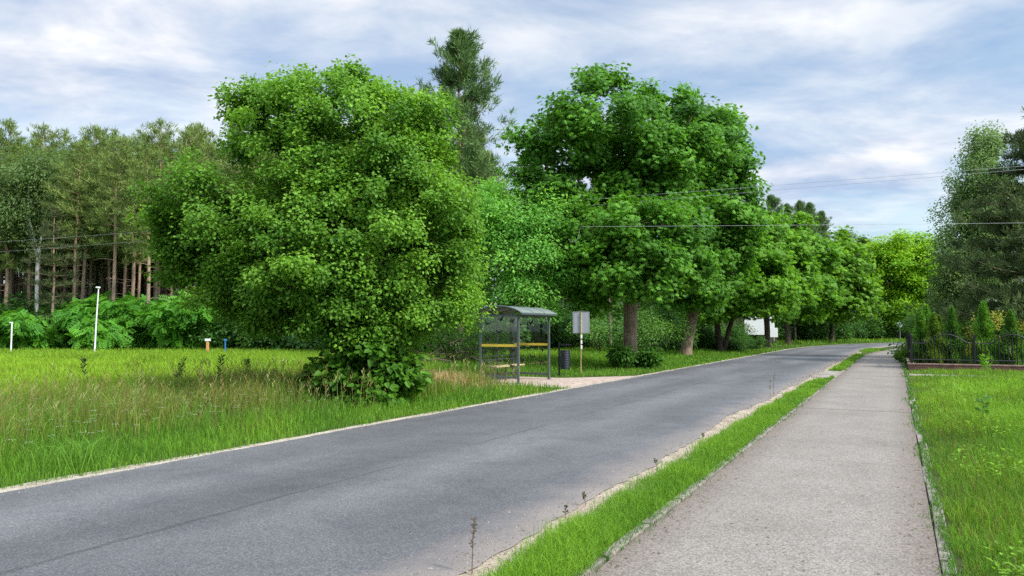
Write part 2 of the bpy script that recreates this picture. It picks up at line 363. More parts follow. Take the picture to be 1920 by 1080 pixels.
def palmate(acc, p, n, t, L, W, col, m=5, droop=.35):
    b = nrm(np.cross(n, t))
    for j in range(m):
        a = (j - (m - 1) / 2) * (2.3 / (m - 1)); s = 1.0 - .22 * abs(a) / 1.15
        tt = nrm(t * math.cos(a) + b * math.sin(a) - n * droop)
        nn = nrm(n + t * droop * math.cos(a) + b * droop * math.sin(a))
        diamonds(acc, p, nn, tt, L * s, W * s, col, .1)

def sprays(acc, p, n, t, L, W, col, m=5):
    """pinnate leaf: leaflets in pairs along a drooping midrib of length L"""
    b = nrm(np.cross(n, t)); L = np.asarray(L)
    for j in range(m):
        u = (j + .6) / m
        q = p + t * (L * u)[:, None] - np.array([0, 0, 1]) * (L * .28 * u * u)[:, None]
        for sg in (-1, 1):
            tt = nrm(t * .55 + b * sg - np.array([0, 0, .25]))
            diamonds(acc, q, n, tt, L * .42 * (1 - .4 * abs(u - .45)), W, col, .1)

def tube(acc, pts, rad, sides=7, col=None):
    pts = np.asarray(pts, float); rad = np.broadcast_to(np.asarray(rad, float), (len(pts),))
    d = nrm(np.gradient(pts, axis=0))
    ref = np.array([0, 0, 1.0]) if abs(d[0][2]) < .9 else np.array([1.0, 0, 0])
    a = nrm(np.cross(d, ref)); b = np.cross(d, a)
    an = np.arange(sides) * 2 * PI / sides
    ring = pts[:, None] + rad[:, None, None] * (np.cos(an)[None, :, None] * a[:, None] + np.sin(an)[None, :, None] * b[:, None])
    k = len(pts); i = np.arange(k - 1)[:, None] * sides; j = np.arange(sides)[None]; j2 = (j + 1) % sides
    f = np.stack([i + j, i + j2, i + sides + j2, i + sides + j], -1).reshape(-1, 4)
    acc.quads(ring.reshape(-1, 3), f, col)
    if sides == 4: acc.quads(ring[-1], [[0, 1, 2, 3]], col)
    else:
        c = np.concatenate([ring[-1], pts[-1:]]); 
        fa = [[q, (q + 1) % sides, sides, sides] for q in range(sides)]
        base = acc.n; acc.v.append(c.astype(np.float32)); acc.n += len(c)
        acc.tris_on(np.array([[base + q, base + (q + 1) % sides, base + sides] for q in range(sides)]), np.broadcast_to(np.float32((.1, .1, .1) if col is None else col), (sides, 3)))

def box(acc, c, s, rot=0.0, col=None):
    """box by centre and full size, turned about z"""
    c = np.asarray(c, float); h = np.asarray(s, float) / 2
    v = np.array([[x, y, z] for z in (-1, 1) for y in (-1, 1) for x in (-1, 1)]) * h
    cs, sn = math.cos(rot), math.sin(rot)
    v = np.stack([v[:, 0] * cs - v[:, 1] * sn, v[:, 0] * sn + v[:, 1] * cs, v[:, 2]], 1) + c
    acc.quads(v, [[0, 2, 3, 1], [4, 5, 7, 6], [0, 1, 5, 4], [2, 6, 7, 3], [0, 4, 6, 2], [1, 3, 7, 5]], col)

def bevel(o, w=.006):
    m = o.modifiers.new('edge', 'BEVEL'); m.width = w; m.segments = 2; m.limit_method = 'ANGLE'
    return o

def bez(a, b, c, k=7):
    t = np.linspace(0, 1, k)[:, None]
    return (1 - t) ** 2 * a + 2 * t * (1 - t) * b + t * t * c

def tag(o, label=None, cat=None, group=None, kind=None):
    if label: o['label'] = label
    if cat: o['category'] = cat
    if group: o['group'] = group
    if kind: o['kind'] = kind
    return o

def thing(name, label, cat, loc=(0, 0, 0), rz=0.0, group=None):
    o = bpy.data.objects.new(name, None); COL.objects.link(o)
    o.empty_display_size = .3
    o.location = tuple(float(x) for x in loc); o.rotation_euler = (0, 0, rz)
    return tag(o, label, cat, group)

def dup(root, loc, rz=0.0, sc=1.0, label=None, group=None):
    r = root.copy(); COL.objects.link(r); r.location = tuple(float(x) for x in loc); r.rotation_euler = (0, 0, rz)
    r.scale = (sc, sc, sc) if np.ndim(sc) == 0 else sc
    if label: r['label'] = label
    if group: r['group'] = group
    for ch in list(root.children):
        c = ch.copy(); COL.objects.link(c); c.parent = r
        for g in ch.children:
            d = g.copy(); COL.objects.link(d); d.parent = c
    return r

# ------------------------------------------------------------------ camera, sky, sun
cam = bpy.data.cameras.new('camera'); co = bpy.data.objects.new('camera', cam); COL.objects.link(co)
co.location = (0, 0, CAM_H); co.rotation_euler = (PI / 2 + PITCH, 0, 0)
cam.sensor_width = 36; cam.lens = 36 * FOC / 1920; cam.clip_end = 2000; cam.clip_start = .05
SC.camera = co

SUN_DIR = np.array([.70, -.50, .86]); SUN_DIR = SUN_DIR / np.linalg.norm(SUN_DIR)
sun = bpy.data.lights.new('sun', 'SUN'); sun.energy = 3.8; sun.angle = math.radians(5); sun.color = (1, .95, .86)
so = bpy.data.objects.new('sun', sun); COL.objects.link(so)
so.rotation_euler = Vector(SUN_DIR).to_track_quat('Z', 'Y').to_euler()

w = bpy.data.worlds.new('World'); SC.world = w; w.use_nodes = True
ns, ln = w.node_tree.nodes, w.node_tree.links
ns.clear()
out = ns.new('ShaderNodeOutputWorld'); bg = ns.new('ShaderNodeBackground'); bg.inputs['Strength'].default_value = .106
sky = ns.new('ShaderNodeTexSky'); sky.sky_type = 'NISHITA'; sky.sun_disc = False
sky.sun_elevation = math.asin(SUN_DIR[2]); sky.sun_rotation = math.atan2(SUN_DIR[0], SUN_DIR[1])
tc = ns.new('ShaderNodeTexCoord'); sp = ns.new('ShaderNodeSeparateXYZ'); ln.new(tc.outputs['Generated'], sp.inputs[0])
za = node(ns, 'ShaderNodeMath', operation='MAXIMUM'); za.inputs[1].default_value = 0.0; ln.new(sp.outputs['Z'], za.inputs[0])
zb = node(ns, 'ShaderNodeMath', operation='ADD'); zb.inputs[1].default_value = .16; ln.new(za.outputs[0], zb.inputs[0])
dx = node(ns, 'ShaderNodeMath', operation='DIVIDE'); ln.new(sp.outputs['X'], dx.inputs[0]); ln.new(zb.outputs[0], dx.inputs[1])
dy = node(ns, 'ShaderNodeMath', operation='DIVIDE'); ln.new(sp.outputs['Y'], dy.inputs[0]); ln.new(zb.outputs[0], dy.inputs[1])
cb = ns.new('ShaderNodeCombineXYZ'); ln.new(dx.outputs[0], cb.inputs[0]); ln.new(dy.outputs[0], cb.inputs[1])
mp = ns.new('ShaderNodeMapping'); mp.inputs['Rotation'].default_value = (0, 0, math.radians(-12)); mp.inputs['Scale'].default_value = (.8, 1.05, 1); mp.inputs['Location'].default_value = (3.1, 1.7, 0)
ln.new(cb.outputs[0], mp.inputs['Vector'])
n1 = node(ns, 'ShaderNodeTexNoise', Scale=1.25, Detail=10.0, Roughness=.56, Distortion=.35); ln.new(mp.outputs[0], n1.inputs['Vector'])
n2 = node(ns, 'ShaderNodeTexNoise', Scale=2.3, Detail=9.0, Roughness=.58, Distortion=.3); ln.new(mp.outputs[0], n2.inputs['Vector'])
cov = ramp(ns, [(.36, (.42, .42, .42)), (.5, (.72, .72, .72)), (.62, (1, 1, 1))]); ln.new(n1.outputs['Fac'], cov.inputs['Fac'])
ccol = ramp(ns, [(.38, (3.5, 4.35, 5.9)), (.5, (5.2, 5.7, 6.6)), (.64, (7.7, 7.7, 7.75))]); ln.new(n2.outputs['Fac'], ccol.inputs['Fac'])
skym = node(ns, 'ShaderNodeMix', data_type='RGBA', blend_type='MULTIPLY'); skym.inputs[0].default_value = 1.0
ln.new(sky.outputs[0], skym.inputs[6]); skym.inputs[7].default_value = (1.0, 1.25, 1.3, 1)
mxw = node(ns, 'ShaderNodeMix', data_type='RGBA'); ln.new(cov.outputs['Color'], mxw.inputs[0]); ln.new(skym.outputs[2], mxw.inputs[6]); ln.new(ccol.outputs['Color'], mxw.inputs[7])
zr = node(ns, 'ShaderNodeMapRange', interpolation_type='SMOOTHSTEP'); zr.inputs[1].default_value = .45; zr.inputs[2].default_value = .95; zr.inputs[3].default_value = 1.0; zr.inputs[4].default_value = 2.1; ln.new(sp.outputs['Z'], zr.inputs[0])  # added fill: sky overhead, above the view, brightened to lift the shade
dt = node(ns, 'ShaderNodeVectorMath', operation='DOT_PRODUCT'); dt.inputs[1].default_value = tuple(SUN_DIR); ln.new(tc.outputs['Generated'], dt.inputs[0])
dr = node(ns, 'ShaderNodeMapRange', interpolation_type='SMOOTHSTEP'); dr.inputs[1].default_value = .35; dr.inputs[2].default_value = 1.0; dr.inputs[3].default_value = 1.0; dr.inputs[4].default_value = 2.2; ln.new(dt.outputs['Value'], dr.inputs[0])  # added fill: out-of-view sky around the sun brightened as well
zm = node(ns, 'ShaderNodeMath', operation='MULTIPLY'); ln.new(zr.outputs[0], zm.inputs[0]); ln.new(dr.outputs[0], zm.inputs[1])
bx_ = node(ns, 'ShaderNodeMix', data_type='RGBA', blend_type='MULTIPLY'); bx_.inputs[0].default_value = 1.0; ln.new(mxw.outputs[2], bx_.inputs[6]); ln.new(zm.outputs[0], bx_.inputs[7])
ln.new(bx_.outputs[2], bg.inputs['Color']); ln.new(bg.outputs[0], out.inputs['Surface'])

vs = SC.view_settings; vs.view_transform = 'Standard'; vs.look = 'None'; vs.exposure = 0.42; vs.gamma = 1.0
SC.render.engine = 'CYCLES'
cy = SC.cycles; cy.max_bounces = 8; cy.diffuse_bounces = 4; cy.glossy_bounces = 2; cy.transmission_bounces = 4; cy.transparent_max_bounces = 12
cy.use_denoising = False; cy.caustics_reflective = False; cy.caustics_refractive = False

# ------------------------------------------------------------------ ground, road, path
def sheet(name, pts, z, mat, label_kind='structure'):
    acc = Acc(); a = np.array(pts, float)
    acc.quads(np.c_[a, np.full(len(a), z)], [[0, 1, 2, 3]])
    return tag(acc.build(name, mat), kind=label_kind)

sheet('ground', [(-900, -300), (900, -300), (900, 1200), (-900, 1200)], -.02, GROUND)

def ribbon(name, s, la, lb, z, mat, kind='structure', across=6, unit=False):
    s = np.asarray(s, float); la = np.broadcast_to(la, s.shape); lb = np.broadcast_to(lb, s.shape)
    u = np.linspace(0, 1, across + 1)
    lat = la[:, None] + (lb - la)[:, None] * u[None]
    p = P(np.repeat(s, across + 1), lat.ravel())
    acc = Acc(); k = across + 1
    i = np.arange(len(s) - 1)[:, None] * k; j = np.arange(across)[None]
    f = np.stack([i + j, i + j + 1, i + k + j + 1, i + k + j], -1).reshape(-1, 4)
    zz = np.broadcast_to(z, (len(s),)) if np.ndim(z) < 2 else z
    acc.quads(np.c_[p, np.repeat(zz, k)], f)
    o = acc.build(name, mat)
    uvl = o.data.uv_layers.new(name='UVMap')
    lv = np.empty(len(o.data.loops), np.int32); o.data.loops.foreach_get('vertex_index', lv)
    uu = np.c_[np.repeat(s, k), np.tile(u, len(s)) if unit else lat.ravel()]
    uvl.data.foreach_set('uv', uu[lv].astype(np.float32).ravel())
    return tag(o, kind=kind)

S = np.arange(-14, 186, 1.0)
S2 = np.arange(-14, 186, .12)
def edge(s, seed, amp, f=1.0):
    return amp * (vnoise(s, s * 0, f, seed) + .5 * vnoise(s, s * 0, f * 3.7, seed + 1))
ribbon('road_shoulder', S2, -8.12 + edge(S2, 3, .05, 1.3), np.full_like(S2, -7.7), -.008, SHOULDER, across=2)
ribbon('sand_strip', S2, np.full_like(S2, -3.6), -2.22 + edge(S2, 5, .05, 1.9) + edge(S2, 8, .025, 6.0), -.008, SAND, across=2)
rl = -7.87 + edge(S2, 11, .025, 2.0); rr = -2.62 + edge(S2, 13, .06, .5) + edge(S2, 14, .035, 2.7) + edge(S2, 19, .02, 8.0) - .2 * np.exp(-((S2 - 15) / 2.5) ** 2) - .12 * np.exp(-((S2 - 21) / 2.0) ** 2) + .9 * np.clip((S2 - 55) / 10, 0, 1)
ribbon('road', S2, rl, rr, 0.0, m_road(), across=8)
SP = np.arange(-8, 120, .5)
ribbon('footpath', SP, -1.80 + path_shift(SP), .22 + path_shift(SP), .012, m_path(), across=8, unit=True)
# worn concrete apron through the verge, and the overgrown drive on the right
a = [P(27.0, -2.55), P(27.2, -1.9), P(31.6, -1.9), P(31.8, -2.75)]
sheet('driveway_apron', a, -.002, APRON)
a = [P(29.6, .36), P(29.9, 6.0), P(30.6, 6.0), P(30.9, .36)]
sheet('driveway', a, -.004, APRON)
# pink paving in front of the shelter
a = [G(880, 725)[:2], G(1062, 727)[:2], G(1118, 716)[:2], G(1050, 708.5)[:2], G(1000, 703.5)[:2], G(955, 702)[:2], G(893, 712)[:2], G(925, 722)[:2]]
def poly(name, pts, z, mat, rz):
    me = bpy.data.meshes.new(name); c = np.mean(pts, 0)
    cs, sn = math.cos(-rz), math.sin(-rz)
    q = [((x - c[0]) * cs - (y - c[1]) * sn, (x - c[0]) * sn + (y - c[1]) * cs, 0) for x, y in pts]
    me.from_pydata(q, [], [list(range(len(q)))]); me.materials.append(mat)
    o = bpy.data.objects.new(name, me); COL.objects.link(o); o.location = (c[0], c[1], z); o.rotation_euler = (0, 0, rz)
    if me.polygons[0].normal.z < 0: me.flip_normals()
    return tag(o, kind='structure')
RZ = math.atan2(D[1], D[0])
sa, la_ = latS(np.array([G(972, 719)[:2]]))
SH_S, SH_LAT = float(sa[0]), float(la_[0])          # where the shelter's kerb-side post stands
pv = [P(SH_S - .75, SH_LAT - 1.5), P(SH_S - .75, SH_LAT + .2), P(SH_S - .9, -8.02), P(SH_S + 5.3, -8.02), P(SH_S + 3.7, SH_LAT + .75), P(SH_S + 3.0, SH_LAT + .1), P(SH_S + 3.0, SH_LAT - 1.5)]
poly('pavement', [tuple(x) for x in pv], -.004, PAVERS, RZ)

# kerb stones edging the path: each course is one run of edging with its joints
def kerb(name, latf, s0, s1, mat, wdt, z0, jit, label):
    acc = Acc(); s = s0
    r = np.random.default_rng(17)
    while s < s1:
        L = .98; c = P(s + L / 2, latf(s + L / 2)); h = float(np.interp(s, _S, _h))
        rr_ = r.normal(0, jit)
        box(acc, (c[0] + rr_ * N[0], c[1] + rr_ * N[1], z0 - .05 + r.normal(0, jit * .3)), (wdt, L - .02, .1), -h + r.normal(0, jit * .25))
        s += 1.0
    return bevel(tag(acc.build(name, mat), kind='structure'), .008)
kerb('kerb', lambda s: -1.855 + float(path_shift(s)), -6, 62, CONCRETE, .085, .028, .006, '')
kerb('kerb', lambda s: .275 + float(path_shift(s)), -6, 62, CONCRETE, .085, .022, .014, '')

# ------------------------------------------------------------------ grass
C_LUSH = np.array([.074, .190, .020]); C_LAWN = np.array([.165, .315, .027]); C_FIELD = np.array([.225, .37, .028])
C_BROWN = np.array([.20, .165, .055]); C_STRAW = np.array([.52, .37, .2]); C_DEEP = np.array([.035, .12, .016])
def blades(acc, xy, h, wd, lean, col, r, z0=-.02):
    k = len(xy); a = r.uniform(0, 2 * PI, k); b = r.uniform(0, 2 * PI, k)
    side = np.stack([np.cos(a), np.sin(a), np.zeros(k)], 1) * (wd / 2)[:, None]
    ln_ = np.stack([np.cos(b), np.sin(b), np.zeros(k)], 1) * (lean * h)[:, None]
    base = np.c_[xy, np.full(k, z0)]
    mid = base + ln_ * .3 + np.array([0, 0, 1]) * (h * .58)[:, None]
    tip = base + ln_ * 1.0 + np.array([0, 0, 1]) * (h * (1 - .3 * lean))[:, None]
    v = np.stack([base - side, base + side, mid + side * .8, mid - side * .8, tip], 1)
    i = np.arange(k)[:, None] * 5
    n0 = acc.n
    acc.quads(v.reshape(-1, 3), i + [0, 1, 2, 3], col)
    acc.tris_on(n0 + i + [3, 2, 4], col)

def scatter(n, y0, y1, half0=2.0, half=.86, r=rng):
    Y = y0 * (y1 / y0) ** r.uniform(0, 1, n)
    X = r.uniform(-1, 1, n) * (half0 + half * Y)
    return np.stack([X, Y], 1)

def inpave(s, lat):
    return (s > SH_S - .8) & (s < SH_S + 3.0 + 3.0 * np.clip((lat - SH_LAT) / 2.0, 0, 1)) & (lat > SH_LAT - 1.5)

LIN = G(682, 751)            # foot of the linden
def left_grass(seed, n, y0, y1, stretch=1.0):
    r = np.random.default_rng(seed); xy = scatter(n, y0, y1, r=r)
    s, lat = latS(xy)
    ok = (lat < -8.0 + .07 * vnoise(s, lat * 0, 2.0, 9)) & ~inpave(s, lat)
    xy, s, lat = xy[ok], s[ok], lat[ok]; k = len(xy); X, Y = xy.T
    off = -8.0 - lat                                   # metres away from the road edge
    big = vnoise(X, Y, .45, 31); sm = vnoise(X, Y, 1.7, 32)
    tall = np.clip((off - 1.0 + .6 * sm) / 1.6, 0, 1)
    far = np.clip((off - 6.5 - 1.6 * big) / 4.0, 0, 1)
    near_sh = np.exp(-(((X - LIN[0] - 3.0) / 3.2) ** 2 + ((Y - LIN[1] - 3) / 5.0) ** 2))
    beyond = (s > SH_S + 2.2)
    h = .13 + .10 * off.clip(0, 1) + tall * (.36 + .16 * sm) 
    h = h * (1 - .42 * far)
    h = np.where(beyond, .12 + .33 * np.clip((off - 2.6) / 3, 0, 1), h) * r.uniform(.55, 1.25, k)
    fb = np.exp(-(((X - LIN[0]) / 1.5) ** 2 + ((Y - LIN[1] + .2) / 1.1) ** 2)); h = h * (1 - .55 * fb)
    clear = np.exp(-(((s - SH_S - 1.0) / 2.6) ** 2 + ((lat - SH_LAT) / 2.0) ** 2)); h = h * (1 - .62 * clear)
    br = np.clip(tall * (1 - far) * (.62 + .55 * big + .3 * sm), 0, 1) * (~beyond)
    br = br * (Y < 24) * (1 - fb)
    u = r.uniform(0, 1, k)
    col = C_LUSH + (C_LAWN - C_LUSH) * np.clip(.45 + .4 * sm + .3 * r.normal(0, 1, k), 0, 1)[:, None]
    col = col + (C_FIELD - col) * (far * np.where(beyond, .75, 1))[:, None]
    isb = u < br * .62
    col = np.where(isb[:, None], C_BROWN * r.uniform(.7, 1.35, k)[:, None], col)
    # the patch of dry hay beside the linden
    hx, hy = G(822, 722)[:2]
    hay = np.exp(-(((X - hx) / 1.35) ** 2 + ((Y - hy) / 1.6) ** 2) * .8)
    ish = r.uniform(0, 1, k) < hay * 1.05
    col = np.where(ish[:, None], C_STRAW * r.uniform(.65, 1.2, k)[:, None], col)
    h = np.where(ish, .22 + .35 * hay * r.uniform(.6, 1.1, k), h)
    col = col * r.uniform(.6, 1.35, k)[:, None] * stretch * (1 + .16 * vnoise(X, Y, 1.1, 35).clip(-1, 1) * far)[:, None]
    wd = np.maximum(.0048, .00068 * Y) * r.uniform(.7, 1.4, k)
    wd = np.where(isb, wd * .7, wd)
    return xy, h, wd, np.abs(r.normal(.3, .22, k)).clip(0, .95), col, r

acc = Acc()
for sd, n, y0, y1 in ((41, 470000, 5.5, 60), (42, 120000, 30, 110)):
    xy, h, wd, le, col, r = left_grass(sd, n, y0, y1)
    blades(acc, xy, h, wd, le, col, r)
tag(acc.build('meadow_grass', GRASS), 'tall mixed meadow grass between the road and the wood', 'grass', kind='stuff')

def strip_mask(s):
    return ((s > -3) & (s < 27.0)) | ((s > 31.6) & (s < 53)) | (s > 60)

acc = Acc(); r = np.random.default_rng(51)
n = 90000
s = -3 + 0 * r.uniform(0, 1, n); s = 2.0 * (70 / 2.0) ** r.uniform(0, 1, n); lat = r.uniform(0, 1, n)
e0 = -2.39 + edge(s, 5, .05, 1.9) + .06 * r.normal(0, 1, n) + np.where(s > 31, .12 * np.clip((53 - s) / 20, -1, 1), 0)
e1 = -1.86 + path_shift(s) + .05 * vnoise(s, s * 0, 2.6, 77)
wid = np.where((s > 24) & (s < 27), np.clip((27.0 - s) / 2.6, .12, 1), 1.0); wid = np.where((s > 31.6) & (s < 35), np.clip((s - 31) / 3, .1, 1), wid)
lat = e1 + (e0 - e1) * lat * np.where(s < 28, wid, 1)
ok = strip_mask(s)
s, lat = s[ok], lat[ok]; xy = P(s, lat); k = len(s)
sm = vnoise(xy[:, 0], xy[:, 1], 2.6, 52)
u = (lat - (-2.12)) / .28
h = (.115 + .045 * sm) * (1.15 - .4 * np.abs(u).clip(0, 1)) * r.uniform(.5, 1.4, k)
col = C_LUSH + (C_LAWN - C_LUSH) * np.clip(.7 + .35 * sm + .3 * r.normal(0, 1, k), 0, 1.2)[:, None]
col = col * r.uniform(.7, 1.3, k)[:, None]
blades(acc, xy, h, np.maximum(.0045, .0006 * s) * r.uniform(.7, 1.3, k), np.abs(r.normal(.5, .3, k)).clip(0, 1.2), col, r)
kk = 3200; s = 3.0 * (50 / 3.0) ** r.uniform(0, 1, kk); lat = -1.88 + path_shift(s) + np.abs(r.normal(0, .05, kk)) * (.9 + vnoise(s, s * 0, 1.9, 67)).clip(0, 2)
m_ = strip_mask(s); s, lat = s[m_], lat[m_]; kk = len(s)
xy = P(s, lat); blades(acc, xy, r.uniform(.02, .08, kk), np.maximum(.005, .0006 * s), r.uniform(.5, 1.3, kk), C_LUSH * r.uniform(.6, 1.3, (kk, 1)), r, .015)
tag(acc.build('verge_grass', GRASS), 'strip of short lush grass between road and footpath', 'grass', kind='stuff')

acc = Acc(); r = np.random.default_rng(61)
n = 380000
Y = 2.6 * (60 / 2.6) ** r.uniform(0, 1, n); X = -2 + r.uniform(0, 1, n) * (3.2 + .76 * Y) + 0
xy = np.stack([X, Y], 1); s, lat = latS(xy)
low = .33 + .07 * vnoise(s, lat * 0, 3.0, 62) + path_shift(s)
ok = (lat > low) & (s < 58) & ~((s > 29.75) & (s < 30.75) & (lat < 4.5 * r.uniform(.4, 1, n))) & ~((s > 33.8) & (np.abs(lat - .55) < .2)) & ~((np.abs(s - 34.2) < .22) & (lat > .36)) & ~((s > 34.3) & (r.uniform(0, 1, n) < .5))
xy, s, lat = xy[ok], s[ok], lat[ok]; k = len(s)
sm = vnoise(xy[:, 0], xy[:, 1], 1.1, 63); sm2 = vnoise(xy[:, 0], xy[:, 1], 3.2, 64)
tallp = np.exp(-(((s - 17) / 4.0) ** 2 + ((lat - 4.2) / 2.0) ** 2))
h = (.10 + .16 * np.clip((lat - .35) / .9, 0, 1) + .04 * sm2 + .05 * sm + .22 * tallp * np.clip(.5 + sm2, 0, 1)) * r.uniform(.5, 1.3, k)
h = np.where((s > 28.2), h * .55, h)
col = C_LUSH + (C_LAWN - C_LUSH) * np.clip(.55 + .45 * sm + .25 * np.clip((s - 9) / 9, -1, 1.2) + .3 * r.normal(0, 1, k), 0, 1.3)[:, None]
isb = r.uniform(0, 1, k) < .05 + .10 * np.exp(-((lat - .7) / .35) ** 2)
col = np.where(isb[:, None], C_BROWN * 1.1, col) * r.uniform(.55, 1.4, k)[:, None] * (1 + .22 * vnoise(xy[:, 0], xy[:, 1], .8, 69).clip(-1, 1))[:, None]
blades(acc, xy, h, np.maximum(.0042, .0006 * Y[ok]) * r.uniform(.7, 1.3, k), np.abs(r.normal(.45, .28, k)).clip(0, 1.1), col, r)
kk = 2600; q_ = np.stack([-2 + r.uniform(0, 1, kk) * 16, 3.0 * (26 / 3.0) ** r.uniform(0, 1, kk)], 1); q_[:, 0] = q_[:, 1] * r.uniform(.5, .95, kk) * .8 + .4
s, lat = latS(q_); m_ = (lat > .5) & (s < 29) & (vnoise(q_[:, 0], q_[:, 1], 1.3, 68) > .15); q_ = q_[m_]; kk = len(q_)
for j_ in range(3):
    a_ = r.uniform(0, 6.28, kk); t_ = nrm(np.stack([np.cos(a_), np.sin(a_), r.uniform(-.1, .6, kk)], 1)); n_ = nrm(np.stack([-.3 * np.cos(a_), -.3 * np.sin(a_), np.ones(kk)], 1)); n_ = nrm(n_ - t_ * (n_ * t_).sum(1, keepdims=True))
    diamonds(acc, np.c_[q_, r.uniform(.08, .26, kk)], n_, t_, r.uniform(.03, .085, kk), r.uniform(.02, .04, kk), C_LAWN * r.uniform(.6, 1.25, (kk, 1)))
kk = 5200; s = 3.0 * (40 / 3.0) ** r.uniform(0, 1, kk); lat = .31 + path_shift(s) - np.abs(r.normal(0, .05, kk)) * (1 + vnoise(s, s * 0, 1.6, 66)).clip(0, 2)
xy = P(s, lat); blades(acc, xy, r.uniform(.02, .075, kk), np.maximum(.005, .0006 * s), r.uniform(.5, 1.3, kk), C_LUSH * r.uniform(.6, 1.3, (kk, 1)), r, .015)
tag(acc.build('lawn_grass', GRASS), 'lush unmown grass right of the footpath up to the brick wall', 'grass', kind='stuff')

# seed-bearing stems and yarrow in the meadow
acc = Acc(); r = np.random.default_rng(71)
xy = scatter(16000, 8, 30, r=r); s, lat = latS(xy); off = -8.0 - lat
ok = (off > 1.0) & (off < 9) & (((xy[:, 0] - LIN[0]) / 1.6) ** 2 + ((xy[:, 1] - LIN[1]) / 1.5) ** 2 > 1) & ~inpave(s, lat) & (s < SH_S) & (r.uniform(0, 1, len(s)) < .35 + .5 * np.clip(vnoise(xy[:, 0], xy[:, 1], .6, 72), 0, 1))
xy = xy[ok]; k = len(xy)
hh = r.uniform(.45, .85, k); a = r.uniform(0, 2 * PI, k)
tip = np.c_[xy, hh] + np.stack([np.cos(a), np.sin(a), 0 * a], 1) * .12
b0 = np.c_[xy, np.zeros(k)]
cl = np.where(r.uniform(0, 1, k)[:, None] < .6, C_BROWN * 1.15, np.array([.3, .33, .12])) * r.uniform(.7, 1.3, k)[:, None]
wv = np.maximum(.004, .00042 * xy[:, 1])
nn = nrm(np.stack([np.cos(a + 1), np.sin(a + 1), 0 * a], 1))
diamonds(acc, b0, nn, nrm(tip - b0), hh, wv, cl, 0)
for q in range(5):
    t = nrm(np.stack([np.cos(a + q * 1.4), np.sin(a + q * 1.4), np.full(k, 1.6)], 1))
    diamonds(acc, tip - np.array([0, 0, .03 * q]), nn, t, r.uniform(.05, .1, k), wv * 2.2, cl, 0)
tag(acc.build('seed_grass', GRASS), 'thin brownish seed-bearing grass stems standing over the meadow', 'grass', kind='stuff')
acc = Acc()
for (px, py, n, sx, sy) in ((60, 840, 80, 2.6, .8), (230, 812, 45, 2.0, .5), (330, 795, 30, 1.4, .5), (120, 885, 30, 1.2, .4), (480, 800, 12, 1.2, .4)):
    g = G(px, py); X = g[0] + r.normal(0, sx, n); Y = g[1] + r.normal(0, sy, n)
    s, lat = latS(np.stack([X, Y], 1)); m = lat < -8.3; X, Y = X[m], Y[m]; n = len(X); z = r.uniform(.36, .55, n)
    p = np.stack([X, Y, z], 1)
    diamonds(acc, np.stack([X, Y, 0 * X], 1), np.tile([0, 1.0, 0], (n, 1)), np.tile([0, 0, 1.0], (n, 1)), z, np.full(n, .006), np.tile([.1, .17, .05], (n, 1)), 0)
    for q in range(7):
        a = q * .9 + r.uniform(0, .4, n)
        c = p + np.stack([np.cos(a), np.sin(a), r.normal(0, .15, n)], 1) * .022
        diamonds(acc, c, nrm(np.stack([.3 * np.cos(a), .3 * np.sin(a), np.ones(n)], 1)), nrm(np.stack([np.cos(a), np.sin(a), np.zeros(n)], 1)), np.full(n, .022), np.full(n, .018), np.tile([.62, .62, .5], (n, 1)) * r.uniform(.7, 1.1, (n, 1)), 0)
tag(acc.build('yarrow_flowers', GRASS), 'white yarrow flower heads scattered in the roadside grass', 'flowers', kind='stuff')

